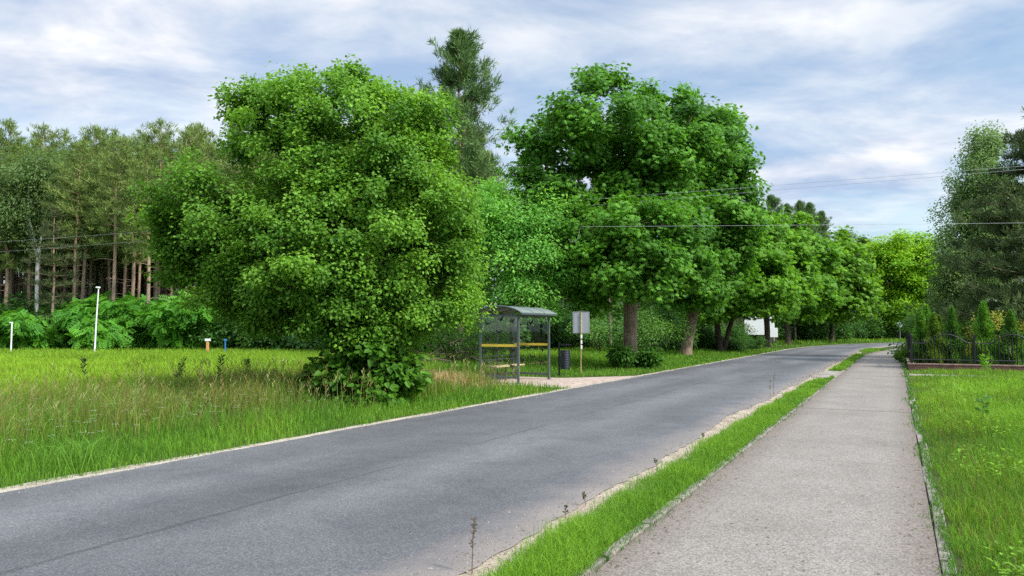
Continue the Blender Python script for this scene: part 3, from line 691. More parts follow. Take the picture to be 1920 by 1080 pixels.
# ------------------------------------------------------------------ tree makers
def crown(acc, lobes, n, cr, per, kind, L, W, c0, c1, r, droop=.3, flat=.55, up=.8, inner=.3, jit=.18, bough=14, spread=2.6):
    """lobes: list of (centre xyz, radii xyz); returns clump centres"""
    C = np.array([l[0] for l in lobes], float); R = np.array([l[1] for l in lobes], float)
    wgt = np.prod(R, 1) ** (2 / 3); wgt /= wgt.sum()
    nb = max(6, n // bough); out_p, out_d = [], []; tries = 0
    while len(out_p) < nb and tries < nb * 40:           # boughs first ...
        tries += 1
        i = r.choice(len(C), p=wgt); d = r.normal(0, 1, 3); d /= np.linalg.norm(d)
        f = r.uniform(.2, .7) if r.uniform() < inner else (r.uniform(.78, .98) if r.uniform() < .88 else r.uniform(.98, 1.1))
        p = C[i] + d * f * R[i]
        q = np.linalg.norm((p - C) / R, axis=1); q[i] = 9
        if f > .75 and q.min() < .7 and r.uniform() < .85: continue
        out_p.append(p); out_d.append(d * [1, 1, .6])
    BP = np.array(out_p); BD = nrm(np.array(out_d)); m0 = len(BP)
    br = cr * spread * r.uniform(.65, 1.3, m0)
    bi = np.repeat(np.arange(m0), bough); m = len(bi)    # ... then leaf clumps spread over each bough's upper side
    o = r.normal(0, 1, (m, 3)); o /= np.linalg.norm(o, axis=1, keepdims=True); o *= r.uniform(0, 1, (m, 1)) ** .45
    o[:, 2] = np.where(o[:, 2] < 0, o[:, 2] * .6, o[:, 2])
    hr = np.hypot(o[:, 0], o[:, 1])
    CP = BP[bi] + o * br[bi][:, None] * np.array([1, 1, .95]); CP[:, 2] -= droop * .35 * br[bi] * hr ** 2
    CD = nrm(BD[bi] + o * .8)
    CP[:, 2] = np.maximum(CP[:, 2], .15)
    cc = np.repeat(CP, per, 0); dd = np.repeat(CD, per, 0); k = m * per
    crs = np.repeat(cr * r.uniform(.7, 1.35, m), per)[:, None]
    o = r.normal(0, 1, (k, 3)); o = o / np.maximum(1, np.linalg.norm(o, axis=1, keepdims=True) / 1.6)
    p = cc + o * crs * np.array([1, 1, flat])
    nn = nrm(np.array([0, 0, up]) + dd * .45 + r.normal(0, .45, (k, 3)))
    t = nrm(dd * .7 + o * .5 + np.array([0, 0, -droop]) + r.normal(0, .35, (k, 3)))
    t = nrm(t - nn * (t * nn).sum(1, keepdims=True))
    mix = np.repeat(np.clip(.62 * r.beta(1.6, 1.6, m0)[bi] + .38 * r.uniform(0, 1, m) , 0, 1), per) * .8 + r.uniform(0, 1, k) * .2
    col = (np.asarray(c0) + (np.asarray(c1) - np.asarray(c0)) * mix[:, None]) * r.uniform(1 - jit, 1 + jit, k)[:, None]
    Ls = L * r.uniform(.7, 1.25, k); Ws = W * r.uniform(.75, 1.2, k)
    if kind == 'oval': ovals(acc, p, nn, t, Ls, Ws, col)
    elif kind == 'palm': palmate(acc, p, nn, t, Ls, Ws, col)
    elif kind == 'spray': sprays(acc, p, nn, t, Ls, Ws, col)
    else: diamonds(acc, p, nn, t, Ls, Ws, col)
    return CP

def wood(acc, r0, h, lobes, clumps, r, twigs=120, fork=.0, sides=10, lean=(0, 0)):
    """tapered trunk with a flared foot, a limb to every lobe and twigs to the leaf clumps"""
    z = np.array([-.12, .12, .4, .9, h * .45, h * .7, h]) if h > 1.6 else np.linspace(-.12, h, 6)
    wob = np.cumsum(r.normal(0, r0 * .12, (len(z), 2)), 0); wob[:2] = 0
    ln_ = np.array(lean)[None] * np.clip(z / h, 0, 1)[:, None]
    pts = np.c_[wob + ln_, z]
    rad = r0 * np.interp(z, [-.12, .12, .45, h * .6, h], [1.5, 1.28, 1.05, .95, 1.08])
    tube(acc, pts, rad, sides)
    top = pts[-1]; ends = []
    for c, R in lobes:
        c = np.asarray(c, float); q = c + np.array([r.normal(0, .1), r.normal(0, .1), .25]) * np.asarray(R)
        sdir = q - top; L = np.linalg.norm(sdir)
        if L < .3: continue
        st = top - np.array([0, 0, r.uniform(0, .18) * h])
        mid = st + (q - st) * .5 + np.array([r.normal(0, .08), r.normal(0, .08), .12 if q[2] > st[2] + .3 else .35]) * L * .6
        b = bez(st, mid, q, 9); rr_ = np.linspace(r0 * .5, r0 * .1, 9)
        tube(acc, b, rr_, 7); ends.append((b, rr_))
    if ends and len(clumps):
        allp = np.concatenate([b[2:] for b, _ in ends]); allr = np.concatenate([q[2:] for _, q in ends])
        for i in r.choice(len(clumps), min(twigs, len(clumps)), replace=False):
            c = clumps[i]; dist = np.linalg.norm(allp - c, axis=1) + np.where(allp[:, 2] > c[2] + .3, 1.2, 0)
            j = dist.argmin(); a = allp[j]; L = np.linalg.norm(c - a)
            m = (a + c) / 2 + r.normal(0, .08, 3) * L + np.array([0, 0, .12 * L])
            tube(acc, bez(a, m, c, 5), np.linspace(min(allr[j] * .6, r0 * .16), r0 * .03, 5), 5)

def px_lobes(base, Y, spec):
    out = []
    for q in spec:
        px, py, rx, ry = q[:4]; dy = q[4] if len(q) > 4 else 0.0; rd = q[5] if len(q) > 5 else max(min(rx, ry * 1.1), rx * .8)
        c = AT(px, py, Y + dy) - base; k = Y / FOC
        out.append((c, (rx * k, rd * k, ry * k)))
    return out

def broadleaf(name, label, base, Y, spec, r0, h, n, cr, per, kind, L, W, c0, c1, seed, bark=BARK, twigs=120, group=None, lean=(0, 0), cat='tree', **kw):
    r = np.random.default_rng(seed); base = np.array([base[0], base[1], 0.0])
    t = thing(name, label, cat, base, 0, group)
    lob = px_lobes(base, Y, spec)
    a = Acc(); cl = crown(a, lob, n, cr, per, kind, L, W, c0, c1, r, **kw); a.build('crown', LEAF, t)
    b = Acc(); wood(b, r0, h, lob, cl, r, twigs, lean=lean); b.build('trunk', bark, t, smooth=True)
    return t

# the linden by the shelter
broadleaf('linden_tree', 'broad linden with a dense low crown, between the meadow and the bus shelter', LIN, 16.6,
    [(630, 270, 180, 130, 0, 180), (515, 177, 44, 42), (672, 172, 60, 42), (455, 225, 44, 70), (560, 217, 100, 62), (775, 240, 68, 70), (790, 330, 72, 110), (745, 420, 145, 170, 0, 180), (410, 430, 112, 135, -.2, 130), (345, 400, 46, 62),
     (355, 475, 50, 66), (455, 525, 86, 62), (600, 470, 160, 150, -.6, 150), (800, 530, 98, 95), (640, 560, 120, 66, -1.0, 90), (850, 470, 42, 90), (775, 598, 80, 38, -.4), (540, 592, 85, 38, .2), (500, 572, 72, 44, .1)],
    .21, 1.75, 6400, .14, 36, 'oval', .074, .062, (.042, .14, .02), (.24, .455, .042), 101, BARK, 300, droop=.35, up=.7, bough=9, spread=2.4, inner=.34, flat=.8)
# the two big maples
A = G(1183, 688)
broadleaf('maple_tree', 'tall maple with a thick sunlit trunk and a dark bush at its foot', A, 31.0,
    [(1120, 235, 95, 90, 0, 130), (1050, 275, 75, 80), (1003, 300, 42, 75), (1190, 300, 90, 120, 1, 110), (1230, 210, 70, 68, 1.5, 70), (1045, 385, 62, 52), (1130, 435, 118, 75, 0, 130),
     (1250, 350, 95, 110, 1), (1180, 450, 110, 80, -2.2, 80), (1100, 520, 55, 58, -.5), (1190, 508, 92, 52, -1.4, 90), (1262, 460, 72, 85, 0), (1290, 270, 52, 85, 1)],
    .3, 3.1, 2400, .3, 24, 'palm', .175, .075, (.034, .125, .018), (.175, .41, .034), 102, BARK_PALE, 240, droop=.55, flat=.6, up=.85, inner=.28, bough=10, spread=2.3)
B = G(1286, 667)
broadleaf('maple_tree', 'maple with a leaning trunk, standing just beyond the tall one at the timetable post', B, 45.0,
    [(1335, 304, 62, 95, 0, 90), (1362, 254, 32, 50), (1380, 330, 36, 70), (1340, 420, 80, 100), (1300, 505, 66, 62), (1365, 470, 45, 70), (1300, 330, 60, 90), (1290, 545, 42, 30)],
    .31, 3.0, 1700, .4, 22, 'palm', .235, .1, (.034, .125, .018), (.175, .41, .034), 103, BARK_PALE, 150, droop=.55, flat=.6, up=.85, inner=.28, bough=10, spread=2.3, lean=(.5, 0))
# the row running on along the road
C3 = G(1351, 659)
broadleaf('maple_tree', 'maple with a forked twin trunk in the roadside row', C3, 53.0,
    [(1400, 509, 70, 80), (1425, 464, 48, 62), (1345, 570, 40, 28), (1385, 547, 68, 46), (1335, 547, 38, 46), (1440, 540, 35, 50)], .21, 2.6, 1200, .44, 19, 'palm', .27, .115, (.055, .18, .018), (.21, .43, .028), 104, BARK, 60, droop=.5, flat=.45, lean=(-.3, 0))
tr = Acc(); tube(tr, bez(np.array([.25, .1, -.1]), np.array([.55, .1, 1.4]), np.array([1.25, .2, 3.2]), 8), np.linspace(.2, .15, 8), 9)
tt = bpy.data.objects[[o.name for o in COL.objects if o.get('label', '').startswith('maple with a forked')][0]]
tr.build('trunk', BARK, tt, smooth=True)
D4 = G(1439, 650.5)
broadleaf('maple_tree', 'roadside maple whose dark trunk stands in front of the white billboard', D4, 66.0,
    [(1460, 476, 52, 62), (1490, 461, 34, 48), (1425, 526, 42, 60), (1475, 544, 52, 44), (1440, 555, 46, 24), (1500, 511, 30, 56)], .26, 3.0, 760, .52, 16, 'palm', .38, .16, (.06, .19, .018), (.22, .44, .028), 105, BARK, 50, droop=.5, flat=.45)
E5 = G(1478, 646)
broadleaf('maple_tree', 'dark-trunked roadside maple just past the small white board', E5, 80.0,
    [(1520, 508, 34, 62), (1500, 560, 42, 36), (1535, 488, 22, 40), (1485, 540, 30, 50)], .28, 3.2, 560, .6, 16, 'palm', .44, .18, (.05, .17, .016), (.18, .39, .024), 106, BARK, 40, droop=.5, flat=.45)
F6 = G(1560, 641.5)
broadleaf('maple_tree', 'round-crowned last maple of the roadside row, where the road bends', F6, 92.0,
    [(1570, 496, 42, 50), (1595, 526, 34, 50), (1545, 542, 32, 50), (1575, 560, 48, 30), (1610, 555, 22, 28)], .3, 3.6, 720, .62, 15, 'palm', .48, .19, (.06, .19, .018), (.24, .44, .028), 107, BARK, 50, droop=.5, flat=.45)
G7 = np.array(AT(1686, 618, 118)); 
broadleaf('robinia_tree', 'bright yellow-green spreading tree beyond the road bend, behind the round sign', G7, 118.0,
    [(1690, 508, 56, 60), (1655, 488, 30, 42), (1740, 508, 38, 60), (1725, 560, 48, 42), (1680, 570, 42, 34), (1690, 460, 44, 20), (1765, 528, 24, 60), (1650, 540, 30, 30)], .25, 4.5, 1700, .7, 26, 'diamond', .44, .27, (.12, .3, .014), (.34, .55, .022), 108, BARK, 50, flat=.4, spread=2.2)
# light green tree between the linden and the big maple
M8 = G(962, 690); M8 = np.array([M8[0], 30.0, 0])
broadleaf('robinia_tree', 'light green feathery tree rising behind the bus shelter', M8, 29.5,
    [(950, 400, 70, 55), (905, 430, 50, 80), (1015, 430, 55, 60), (1035, 480, 40, 60), (985, 500, 60, 60), (1000, 555, 58, 34), (930, 545, 50, 40), (880, 500, 40, 90, 1)], .16, 3.4, 980, .3, 40, 'diamond', .15, .075, (.10, .29, .05), (.27, .55, .09), 109, BARK, 110, flat=.6, up=.7)
# birch behind the fence
BI = AT(1830, 618, 41.0)
broadleaf('birch_tree', 'slender grey-green birch behind the iron fence, next to the dark pine', BI, 41.0,
    [(1845, 285, 25, 40), (1835, 345, 42, 50), (1845, 410, 46, 60), (1806, 410, 40, 54), (1795, 480, 38, 62), (1835, 490, 42, 70), (1785, 550, 28, 50), (1800, 600, 40, 36)], .17, 6.0, 1900, .28, 36, 'diamond', .13, .085, (.09, .18, .055), (.26, .38, .14), 110, BARK_BIRCH, 90, droop=1.0, flat=1.1, up=.3)

# ------------------------------------------------------------------ pines
PN0, PN1 = np.array([.07, .12, .032]), np.array([.23, .31, .08])
def needles(acc, p, d, per, L, W, c0, c1, r, up=.6):
    k = len(p) * per; pp = np.repeat(p, per, 0); dd = np.repeat(d, per, 0)
    t = nrm(dd * .55 + r.normal(0, .62, (k, 3)) + np.array([0, 0, up]))
    nn = nrm(np.cross(t, r.normal(0, 1, (k, 3))))
    mix = np.repeat(r.uniform(0, 1, len(p)), per) * .7 + r.uniform(0, .3, k)
    col = (c0 + (c1 - c0) * mix[:, None]) * r.uniform(.8, 1.2, k)[:, None]
    diamonds(acc, pp + r.normal(0, L * .22, (k, 3)), nn, t, L * r.uniform(.6, 1.2, k), np.full(k, W), col, 0)

def pine(name, label, H, start, R, r0, whorls, br, cl, per, L, W, seed, loc, prof='round', c0=PN0, c1=PN1, group=None, upk=.35, rz=0, cat='tree', dead=6, bend=.25):
    r = np.random.default_rng(seed)
    t = thing(name, label, cat, loc, rz, group)
    a, b = Acc(), Acc()
    zz = np.linspace(-.1, H, 9); wob = np.c_[np.cumsum(r.normal(0, bend * .3, 9)), np.cumsum(r.normal(0, bend * .3, 9))]; wob -= wob[0]; wob *= np.linspace(0, 1, 9)[:, None]
    tp = np.c_[wob, zz]; tube(b, tp, r0 * np.array([1.25, .95, .88, .8, .7, .58, .42, .26, .05]), 8)
    at = lambda z: np.array([np.interp(z, zz, tp[:, 0]), np.interp(z, zz, tp[:, 1]), z])
    ps, ds = [], []
    for w_ in range(whorls):
        u = (w_ + r.uniform(-.3, .3)) / (whorls - 1); u = min(max(u, 0), 1)
        z = (start + (1 - start) * (u ** .85 if prof == 'round' else u) * .985) * H
        if prof == 'round': l = R * (min(1, .5 + 1.5 * u) * (1 - u) ** .72 * 1.1 + .10)
        elif prof == 'wide': l = R * ((1 - u) ** .8 * .96 + .04)
        elif prof == 'tall': l = R * ((1 - u) ** .72 * .96 + .04)
        elif prof == 'spire': l = R * ((1 - u) ** .55 * .96 + .05)
        else: l = R * ((1 - u) ** .85 * .95 + .06)
        nb = max(3, int(br * (1 - .35 * u) + r.uniform(-1, 1)))
        a0 = r.uniform(0, 6.28)
        for q in range(nb):
            az = a0 + q * 2 * PI / nb + r.normal(0, .3); ll = l * (r.uniform(.3, 1.25) if prof == 'round' else r.uniform(.45, 1.2) if prof == 'tall' else r.uniform(.55, 1.15))
            rise = upk * (.3 + .9 * u)
            s0 = at(z); e = s0 + np.array([math.cos(az), math.sin(az), rise]) * ll
            m = s0 + (e - s0) * .55 + np.array([0, 0, -.12 * ll if prof != 'round' else .06 * ll])
            bb = bez(s0, m, e, 6); tube(b, bb, np.linspace(max(.012, r0 * .2 * (1 - .6 * u)), .008, 6), 4)
            f = np.linspace(.35 if prof == 'round' else .2, 1, cl if prof == 'tall' else max(2, int(cl * min(1.0, ll / (.62 * R)) + .5)))
            for fi in f:
                pt = s0 * (1 - fi) ** 2 + 2 * fi * (1 - fi) * m + fi * fi * e
                sp_ = (.07 + .09 * ll)
                for _ in range(2 if ll > .25 * R or prof == 'tall' else 1):
                    ps.append(pt + r.normal(0, 1, 3) * np.array([sp_, sp_, sp_ * .35])); ds.append(np.array([math.cos(az), math.sin(az), .4]))
    for q in range(3): ps.append(at(H * (.97 + .01 * q))); ds.append(np.array([0, 0, 1.0]))
    for q in range(dead):                                # dead lower branches
        z = H * r.uniform(start * .45, start); az = r.uniform(0, 6.28); s0 = at(z); l = r.uniform(.5, 1.6)
        tube(b, bez(s0, s0 + np.array([math.cos(az), math.sin(az), .25]) * l * .6, s0 + np.array([math.cos(az), math.sin(az), .0]) * l, 4), np.linspace(.025, .006, 4), 4)
    needles(a, np.array(ps), nrm(np.array(ds)), per, L, W, c0, c1, r)
    a.build('crown', NEEDLE, t); b.build('trunk', BARK_PINE, t, smooth=True)
    return t

pg = AT(862, 618, 40.0); pg[2] = 0
tallp = pine('pine_tree', 'tall conical pine rising behind and above the linden', 17.6, .2, 4.2, .2, 20, 9, 9, 20, .40, .045, 201, pg, 'tall', np.array([.05, .105, .036]), np.array([.16, .26, .085]), upk=1.0, dead=2)
pg = AT(1968, 618, 34.5); pg[2] = 0
pine('pine_tree', 'large dark pine with layered boughs behind the iron fence', 12.4, .17, 4.9, .24, 16, 12, 13, 28, .34, .042, 202, pg, 'wide', np.array([.045, .08, .032]), np.array([.14, .195, .075]), upk=.14, dead=5)
pg = AT(2060, 618, 33.0); pg[2] = 0

# the wood behind the meadow: a few kinds of pine, then one by one
FG = 'pines of the wood behind the meadow'
SHARED = 'tall pine deep in the wood, its bare trunk among others like it'
kinds = [pine('pine_tree', SHARED, 14.4, 0.49, 2.27, .15, 17, 5, 7, 14, .36, .042, 301, (-40, 66, 0), group=FG, bend=.3),
         pine('pine_tree', SHARED, 15.2, 0.52, 2.08, .13, 17, 5, 7, 14, .36, .042, 302, (-30, 67, 0), group=FG, bend=.2),
         pine('pine_tree', SHARED, 13.6, 0.45, 2.34, .15, 17, 5, 7, 14, .36, .042, 303, (-35, 70, 0), group=FG, bend=.4),
         pine('pine_tree', SHARED, 15.8, 0.49, 2.27, .15, 17, 5, 7, 14, .36, .042, 304, (-25, 70, 0), group=FG, bend=.25)]
young = pine('pine_tree', 'slender young pine at the meadow edge, branched nearly to the ground', 10.2, .22, 1.9, .11, 13, 5, 6, 15, .34, .036, 305, (AT(97, 618, 52)[0], 52, 0), 'round', np.array([.045, .07, .028]), np.array([.11, .14, .055]), group=FG, upk=.15)
full = pine('pine_tree', 'dark full-crowned conifer at the back of the wood', 12.5, .06, 2.9, .16, 16, 7, 5, 16, .5, .06, 306, (-45, 84, 0), 'cone', np.array([.055, .09, .038]), np.array([.15, .2, .08]), group='dark conifers behind the pines', upk=.3)

r = np.random.default_rng(400)
def at_px(px, Y): 
    q = AT(px, 618, Y); return (q[0], Y, 0)
front = [(137, 54, 1, 1.0, 'bare red-brown pine trunk, first of a close pair above the tall white lamp post'),
         (150, 55, 0, .98, 'bare pine trunk, second of the close pair above the tall white lamp post'),
         (211, 53, 3, .97, 'straight pine with a pale trunk just past the tall white lamp post'),
         (246, 56, 2, 1.08, 'pine with a thin pale trunk, third after the tall white lamp post'),
         (257, 58, 1, .97, 'pine standing close against the thin pale one past the lamp post'),
         (278, 52, 0, .98, 'pale leaning pine trunk in front of the row of red trunks'),
         (8, 56, 2, 1.0, 'pine at the edge of the view behind the short white post'),
         (52, 57, 3, .92, 'pine beside the birch in the wood behind the short white post')]
for px, Y, kd, sc, lb in front:
    dup(kinds[kd], at_px(px, Y), r.uniform(0, 6.28), sc, lb)
for px in (288, 296, 304, 311, 318, 327, 335):
    dup(kinds[int(r.integers(4))], at_px(px, 60 + r.uniform(-1, 3)), r.uniform(0, 6.28), r.uniform(.88, 1.0), 'one of the close-set red pine trunks seen left of the linden crown')
# the rest of the wood
def place_many(n, xr, yr, protos, scr, lab=None, cond=None, mind=2.0, group=None):
    pts = []; tries = 0
    while len(pts) < n and tries < 4000:
        tries += 1
        x, y = r.uniform(*xr), r.uniform(*yr)
        if cond and not cond(x, y): continue
        if any((x - a) ** 2 + (y - b) ** 2 < mind ** 2 for a, b in pts): continue
        pts.append((x, y)); pr_ = protos[int(r.integers(len(protos)))]
        if scr is None:
            f_ = ((618 - r.uniform(255, 320)) * y / FOC + 2.0) / 14.8; dup(pr_, (x, y, 0), r.uniform(0, 6.28), (f_ * .95, f_ * .95, f_), lab, group)
        else: dup(pr_, (x, y, 0), r.uniform(0, 6.28), r.uniform(*scr), lab, group)
def offroad(x, y):
    s, lat = latS(np.array([[x, y]])); return lat[0] < -15.5 or lat[0] > 9
place_many(165, (-54, -2), (57, 76), kinds, None, cond=lambda x, y: x > -.72 * y - 2, mind=1.6)
place_many(46, (-60, 12), (76, 98), [full], (1.05, 1.5), cond=lambda x, y: x > -.72 * y - 3)
place_many(16, (-3, 14), (46, 72), kinds, (.72, .95), cond=lambda x, y: offroad(x, y) and x < y * .2)
place_many(14, (2, 40), (76, 118), [full], (.8, 1.05), cond=offroad)
place_many(18, (8, 48), (72, 128), kinds, (.9, 1.06), cond=offroad, group=FG)
FAR = 'pines beyond the road bend'
LB2 = 'dark pine of the wood beyond the road bend'
place_many(26, (44, 118), (122, 150), kinds + [full, full], (.95, 1.25), LB2, group=FAR)
LB3 = 'dark conifer behind the garden, hidden by the birch and pine'
place_many(10, (40, 70), (58, 96), [full], (.8, 1.0), LB3, cond=lambda x, y: latS(np.array([[x, y]]))[1][0] > 12 and x > .6 * y, group='conifers behind the garden')
for px, Y in ((1195, 80), (1225, 86), (1250, 78), (1275, 88), (1300, 84), (1325, 92), (1350, 96), (1380, 104), (1410, 108), (1150, 84), (1110, 80), (1070, 86), (1030, 82), (1480, 120), (1515, 124), (1550, 128), (1590, 126), (1620, 130), (1645, 134), (1668, 128), (1690, 136), (1712, 132), (1735, 138), (1758, 134)):
    dup(full, at_px(px, Y + r.uniform(-1, 1)), r.uniform(0, 6.28), r.uniform(.85, 1.05) * (1.35 if px > 1560 else 1), LB2 if px > 1500 else None, FAR if px > 1500 else None)
for px, Y in ((1790, 62), (1825, 66), (1860, 60), (1890, 64), (1915, 58), (1940, 62)):
    dup(full, at_px(px, Y), r.uniform(0, 6.28), r.uniform(.7, .85), LB3, 'conifers behind the garden')
place_many(16, (-84, -50), (50, 74), kinds + [full], (1.0, 1.2), cond=lambda x, y: x < -.7 * y - 2, mind=2.6)
place_many(22, (34, 84), (26, 60), [full, kinds[0], kinds[2]], (.8, 1.1), LB3, cond=lambda x, y: x > .74 * y + 4, mind=4.0, group='conifers behind the garden')
# pines showing over the roadside row
for px, Y, top, sx, lb in ((1450, 88, 368, .8, 'pine top standing highest over the roadside maples'), (1480, 94, 384, .6, 'narrow pine top over the maples, beside the highest one'), (1505, 98, 378, .6, 'first of a close pair of pine tops over the maples'),
                   (1524, 102, 382, .7, 'second of a close pair of pine tops over the maples'), (1546, 106, 398, .8, 'broad pine top at the end over the maples'), (1430, 90, 392, .8, 'pine top half hidden behind the second big maple'),
                   (1585, 118, 432, 1.1, 'low pine top showing over the last roadside maple'), (1620, 128, 446, 1.3, 'pine top in the dip between the last maple and the bright tree')):
    Hh = (AT(px, top, Y))[2] / 17.8
    dup(tallp, at_px(px, Y), r.uniform(0, 6.28), (Hh * sx, Hh * sx, Hh), lb)

# birch at the edge of the wood with bare white limbs
bq = AT(68, 618, 55); bq[2] = 0
broadleaf('birch_tree', 'birch at the edge of the wood with bare white forked limbs showing', bq, 55.0,
    [(20, 340, 40, 60), (60, 310, 38, 30), (95, 350, 36, 60), (40, 420, 50, 50)], .14, 7.5, 340, .5, 34, 'diamond', .22, .12, (.07, .13, .04), (.16, .25, .075), 120, BARK_BIRCH, 40, droop=1.0, flat=1.0, up=.3)

# ------------------------------------------------------------------ shrubs
def shrub(name, label, W_, H, kind, L, Wd, c0, c1, n, cr, per, seed, loc, group=None, cat='shrub', lob=5, stems=7):
    r = np.random.default_rng(seed); t = thing(name, label, cat, loc, 0, group)
    lobes = [((0, 0, H * .5), (W_ * .42, W_ * .42, H * .46))]
    for q in range(lob):
        az = q * 2 * PI / lob + r.uniform(-.4, .4); d = W_ * r.uniform(.24, .36)
        lobes.append(((math.cos(az) * d, math.sin(az) * d, H * r.uniform(.28, .68)), (W_ * r.uniform(.18, .28), W_ * r.uniform(.18, .28), H * r.uniform(.2, .32))))
    a = Acc(); cl = crown(a, lobes, n, cr, per, kind, L, Wd, c0, c1, r, inner=.35); a.build('foliage', LEAF, t)
    b = Acc()
    for q in range(stems):
        c = cl[int(r.integers(len(cl)))]; tube(b, bez(np.array([r.normal(0, .08), r.normal(0, .08), -.05]), np.array([c[0] * .3, c[1] * .3, c[2] * .6]), c, 6), np.linspace(.03, .008, 6), 5)
    b.build('stem', BARK, t)
    return t
# bush of linden suckers at the trunk
bp_ = G(672, 764)
shrub('sucker_bush', 'dense dark bush of large leaves wrapped round the foot of the linden', 1.85, 1.5, 'oval', .15, .125, (.025, .095, .012), (.11, .26, .018), 280, .15, 26, 501, (bp_[0], bp_[1] + .55, 0), lob=6)
bp_ = G(1180, 690)
shrub('sucker_bush', 'dark leafy bush round the foot of the thick maple trunk', 1.9, .85, 'oval', .17, .12, (.024, .09, .014), (.08, .21, .02), 150, .16, 26, 502, (bp_[0] + .35, bp_[1] + .2, 0))
# bright shrubs along the wood's edge
SG = 'bright shrubs along the edge of the wood'
sA = shrub('shrub', 'bright green drooping-leaved shrub behind the tall white lamp post', 5.0, 4.2, 'spray', .62, .16, (.055, .2, .025), (.18, .44, .035), 190, .4, 14, 503, at_px(200, 52), SG)
dup(sA, at_px(245, 53), 2.1, 1.0, 'bright green drooping-leaved shrub just past the tall white lamp post')
dup(sA, at_px(345, 51.5), 4.0, .98, 'bright green shrub at the wood edge behind the orange post')
dup(sA, at_px(40, 50.5), 1.2, .72, 'bright green shrub behind the short white post')
dup(sA, at_px(150, 54), 5.1, .8, 'bright green shrub between the two white posts')
DG = 'dark undergrowth shrubs at the foot of the wood'; DL = 'dark green shrub in the undergrowth of the wood'
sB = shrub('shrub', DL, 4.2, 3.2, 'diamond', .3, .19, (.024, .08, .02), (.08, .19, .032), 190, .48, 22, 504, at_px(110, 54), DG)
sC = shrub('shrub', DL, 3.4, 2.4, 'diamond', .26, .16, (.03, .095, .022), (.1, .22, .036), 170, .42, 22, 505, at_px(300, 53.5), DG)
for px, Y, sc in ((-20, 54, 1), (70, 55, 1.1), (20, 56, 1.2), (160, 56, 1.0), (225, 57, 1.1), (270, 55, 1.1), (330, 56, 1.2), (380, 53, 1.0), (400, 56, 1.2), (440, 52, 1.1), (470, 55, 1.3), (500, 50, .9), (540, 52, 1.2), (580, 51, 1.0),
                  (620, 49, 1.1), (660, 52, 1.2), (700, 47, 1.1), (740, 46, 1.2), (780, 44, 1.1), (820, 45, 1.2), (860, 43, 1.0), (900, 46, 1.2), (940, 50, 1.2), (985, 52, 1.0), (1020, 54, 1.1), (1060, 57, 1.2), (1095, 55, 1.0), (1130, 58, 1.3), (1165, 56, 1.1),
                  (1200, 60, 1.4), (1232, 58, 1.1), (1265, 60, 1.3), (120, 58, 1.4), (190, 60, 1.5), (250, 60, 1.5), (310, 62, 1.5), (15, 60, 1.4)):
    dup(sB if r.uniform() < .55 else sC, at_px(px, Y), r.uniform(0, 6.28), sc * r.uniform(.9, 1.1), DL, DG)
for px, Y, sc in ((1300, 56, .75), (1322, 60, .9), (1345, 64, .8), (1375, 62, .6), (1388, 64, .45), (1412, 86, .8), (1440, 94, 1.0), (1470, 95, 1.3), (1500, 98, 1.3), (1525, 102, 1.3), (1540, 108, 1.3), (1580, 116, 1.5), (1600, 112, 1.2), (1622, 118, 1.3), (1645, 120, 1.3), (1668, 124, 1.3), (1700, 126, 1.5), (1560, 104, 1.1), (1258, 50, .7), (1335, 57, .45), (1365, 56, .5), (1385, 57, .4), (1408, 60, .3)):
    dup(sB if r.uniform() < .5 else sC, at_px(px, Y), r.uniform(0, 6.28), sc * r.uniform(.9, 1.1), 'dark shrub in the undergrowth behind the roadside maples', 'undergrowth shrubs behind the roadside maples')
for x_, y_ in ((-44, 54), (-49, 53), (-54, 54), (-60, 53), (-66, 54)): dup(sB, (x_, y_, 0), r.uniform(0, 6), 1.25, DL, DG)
# lighter young growth behind the clearing
sD = shrub('shrub', 'light green airy shrub at the back of the clearing beside the timetable post', 3.2, 3.6, 'diamond', .16, .08, (.08, .2, .04), (.2, .38, .08), 120, .4, 26, 506, at_px(1125, 46))
dup(sD, at_px(850, 31), .7, .8, 'light green shrub behind the gap between linden and shelter')
dup(sD, at_px(925, 33), 2.7, .75, 'light green shrub showing through the shelter panes')
dup(sD, at_px(1225, 44), 1.7, 1.0, 'airy shrub between the two big maple trunks')
dup(sD, at_px(1402, 60), 1.7, .28, 'light green shrub below the white billboard')

# ------------------------------------------------------------------ bus shelter
SL, SD, SH = 2.2, 1.3, 2.06
bs = thing('bus_shelter', 'small glazed bus shelter with arched roof, yellow bands and black bird shapes on its panes', 'bus shelter', G(972, 719), RZ)
def bx(name, mat, parent, c, s, bv=.006):
    a = Acc(); box(a, c, s); o = a.build(name, mat, parent)
    return bevel(o, bv) if bv else o
for x, y in ((0, 0), (SL, 0), (0, SD), (SL, SD)):
    p_ = bx('post', METAL_GREY, bs, (x, y, SH / 2), (.065, .065, SH))
    bx('base_plate', METAL_GREY, p_, (x, y, .006), (.14, .14, .012), .002)
for x in (0, SL):
    bx('top_rail', METAL_GREY, bs, (x, SD / 2, SH - .03), (.045, SD - .07, .05)); bx('bottom_rail', METAL_GREY, bs, (x, SD / 2, .17), (.045, SD - .07, .07))
for y in (0, SD): bx('eaves_rail', METAL_GREY, bs, (SL / 2, y, SH - .03), (SL - .07, .05, .06))
bx('bottom_rail', METAL_GREY, bs, (SL / 2, SD, .17), (SL - .07, .045, .07))
bx('middle_post', METAL_GREY, bs, (SL / 2, SD, SH / 2 + .07), (.03, .03, SH - .2), .003)
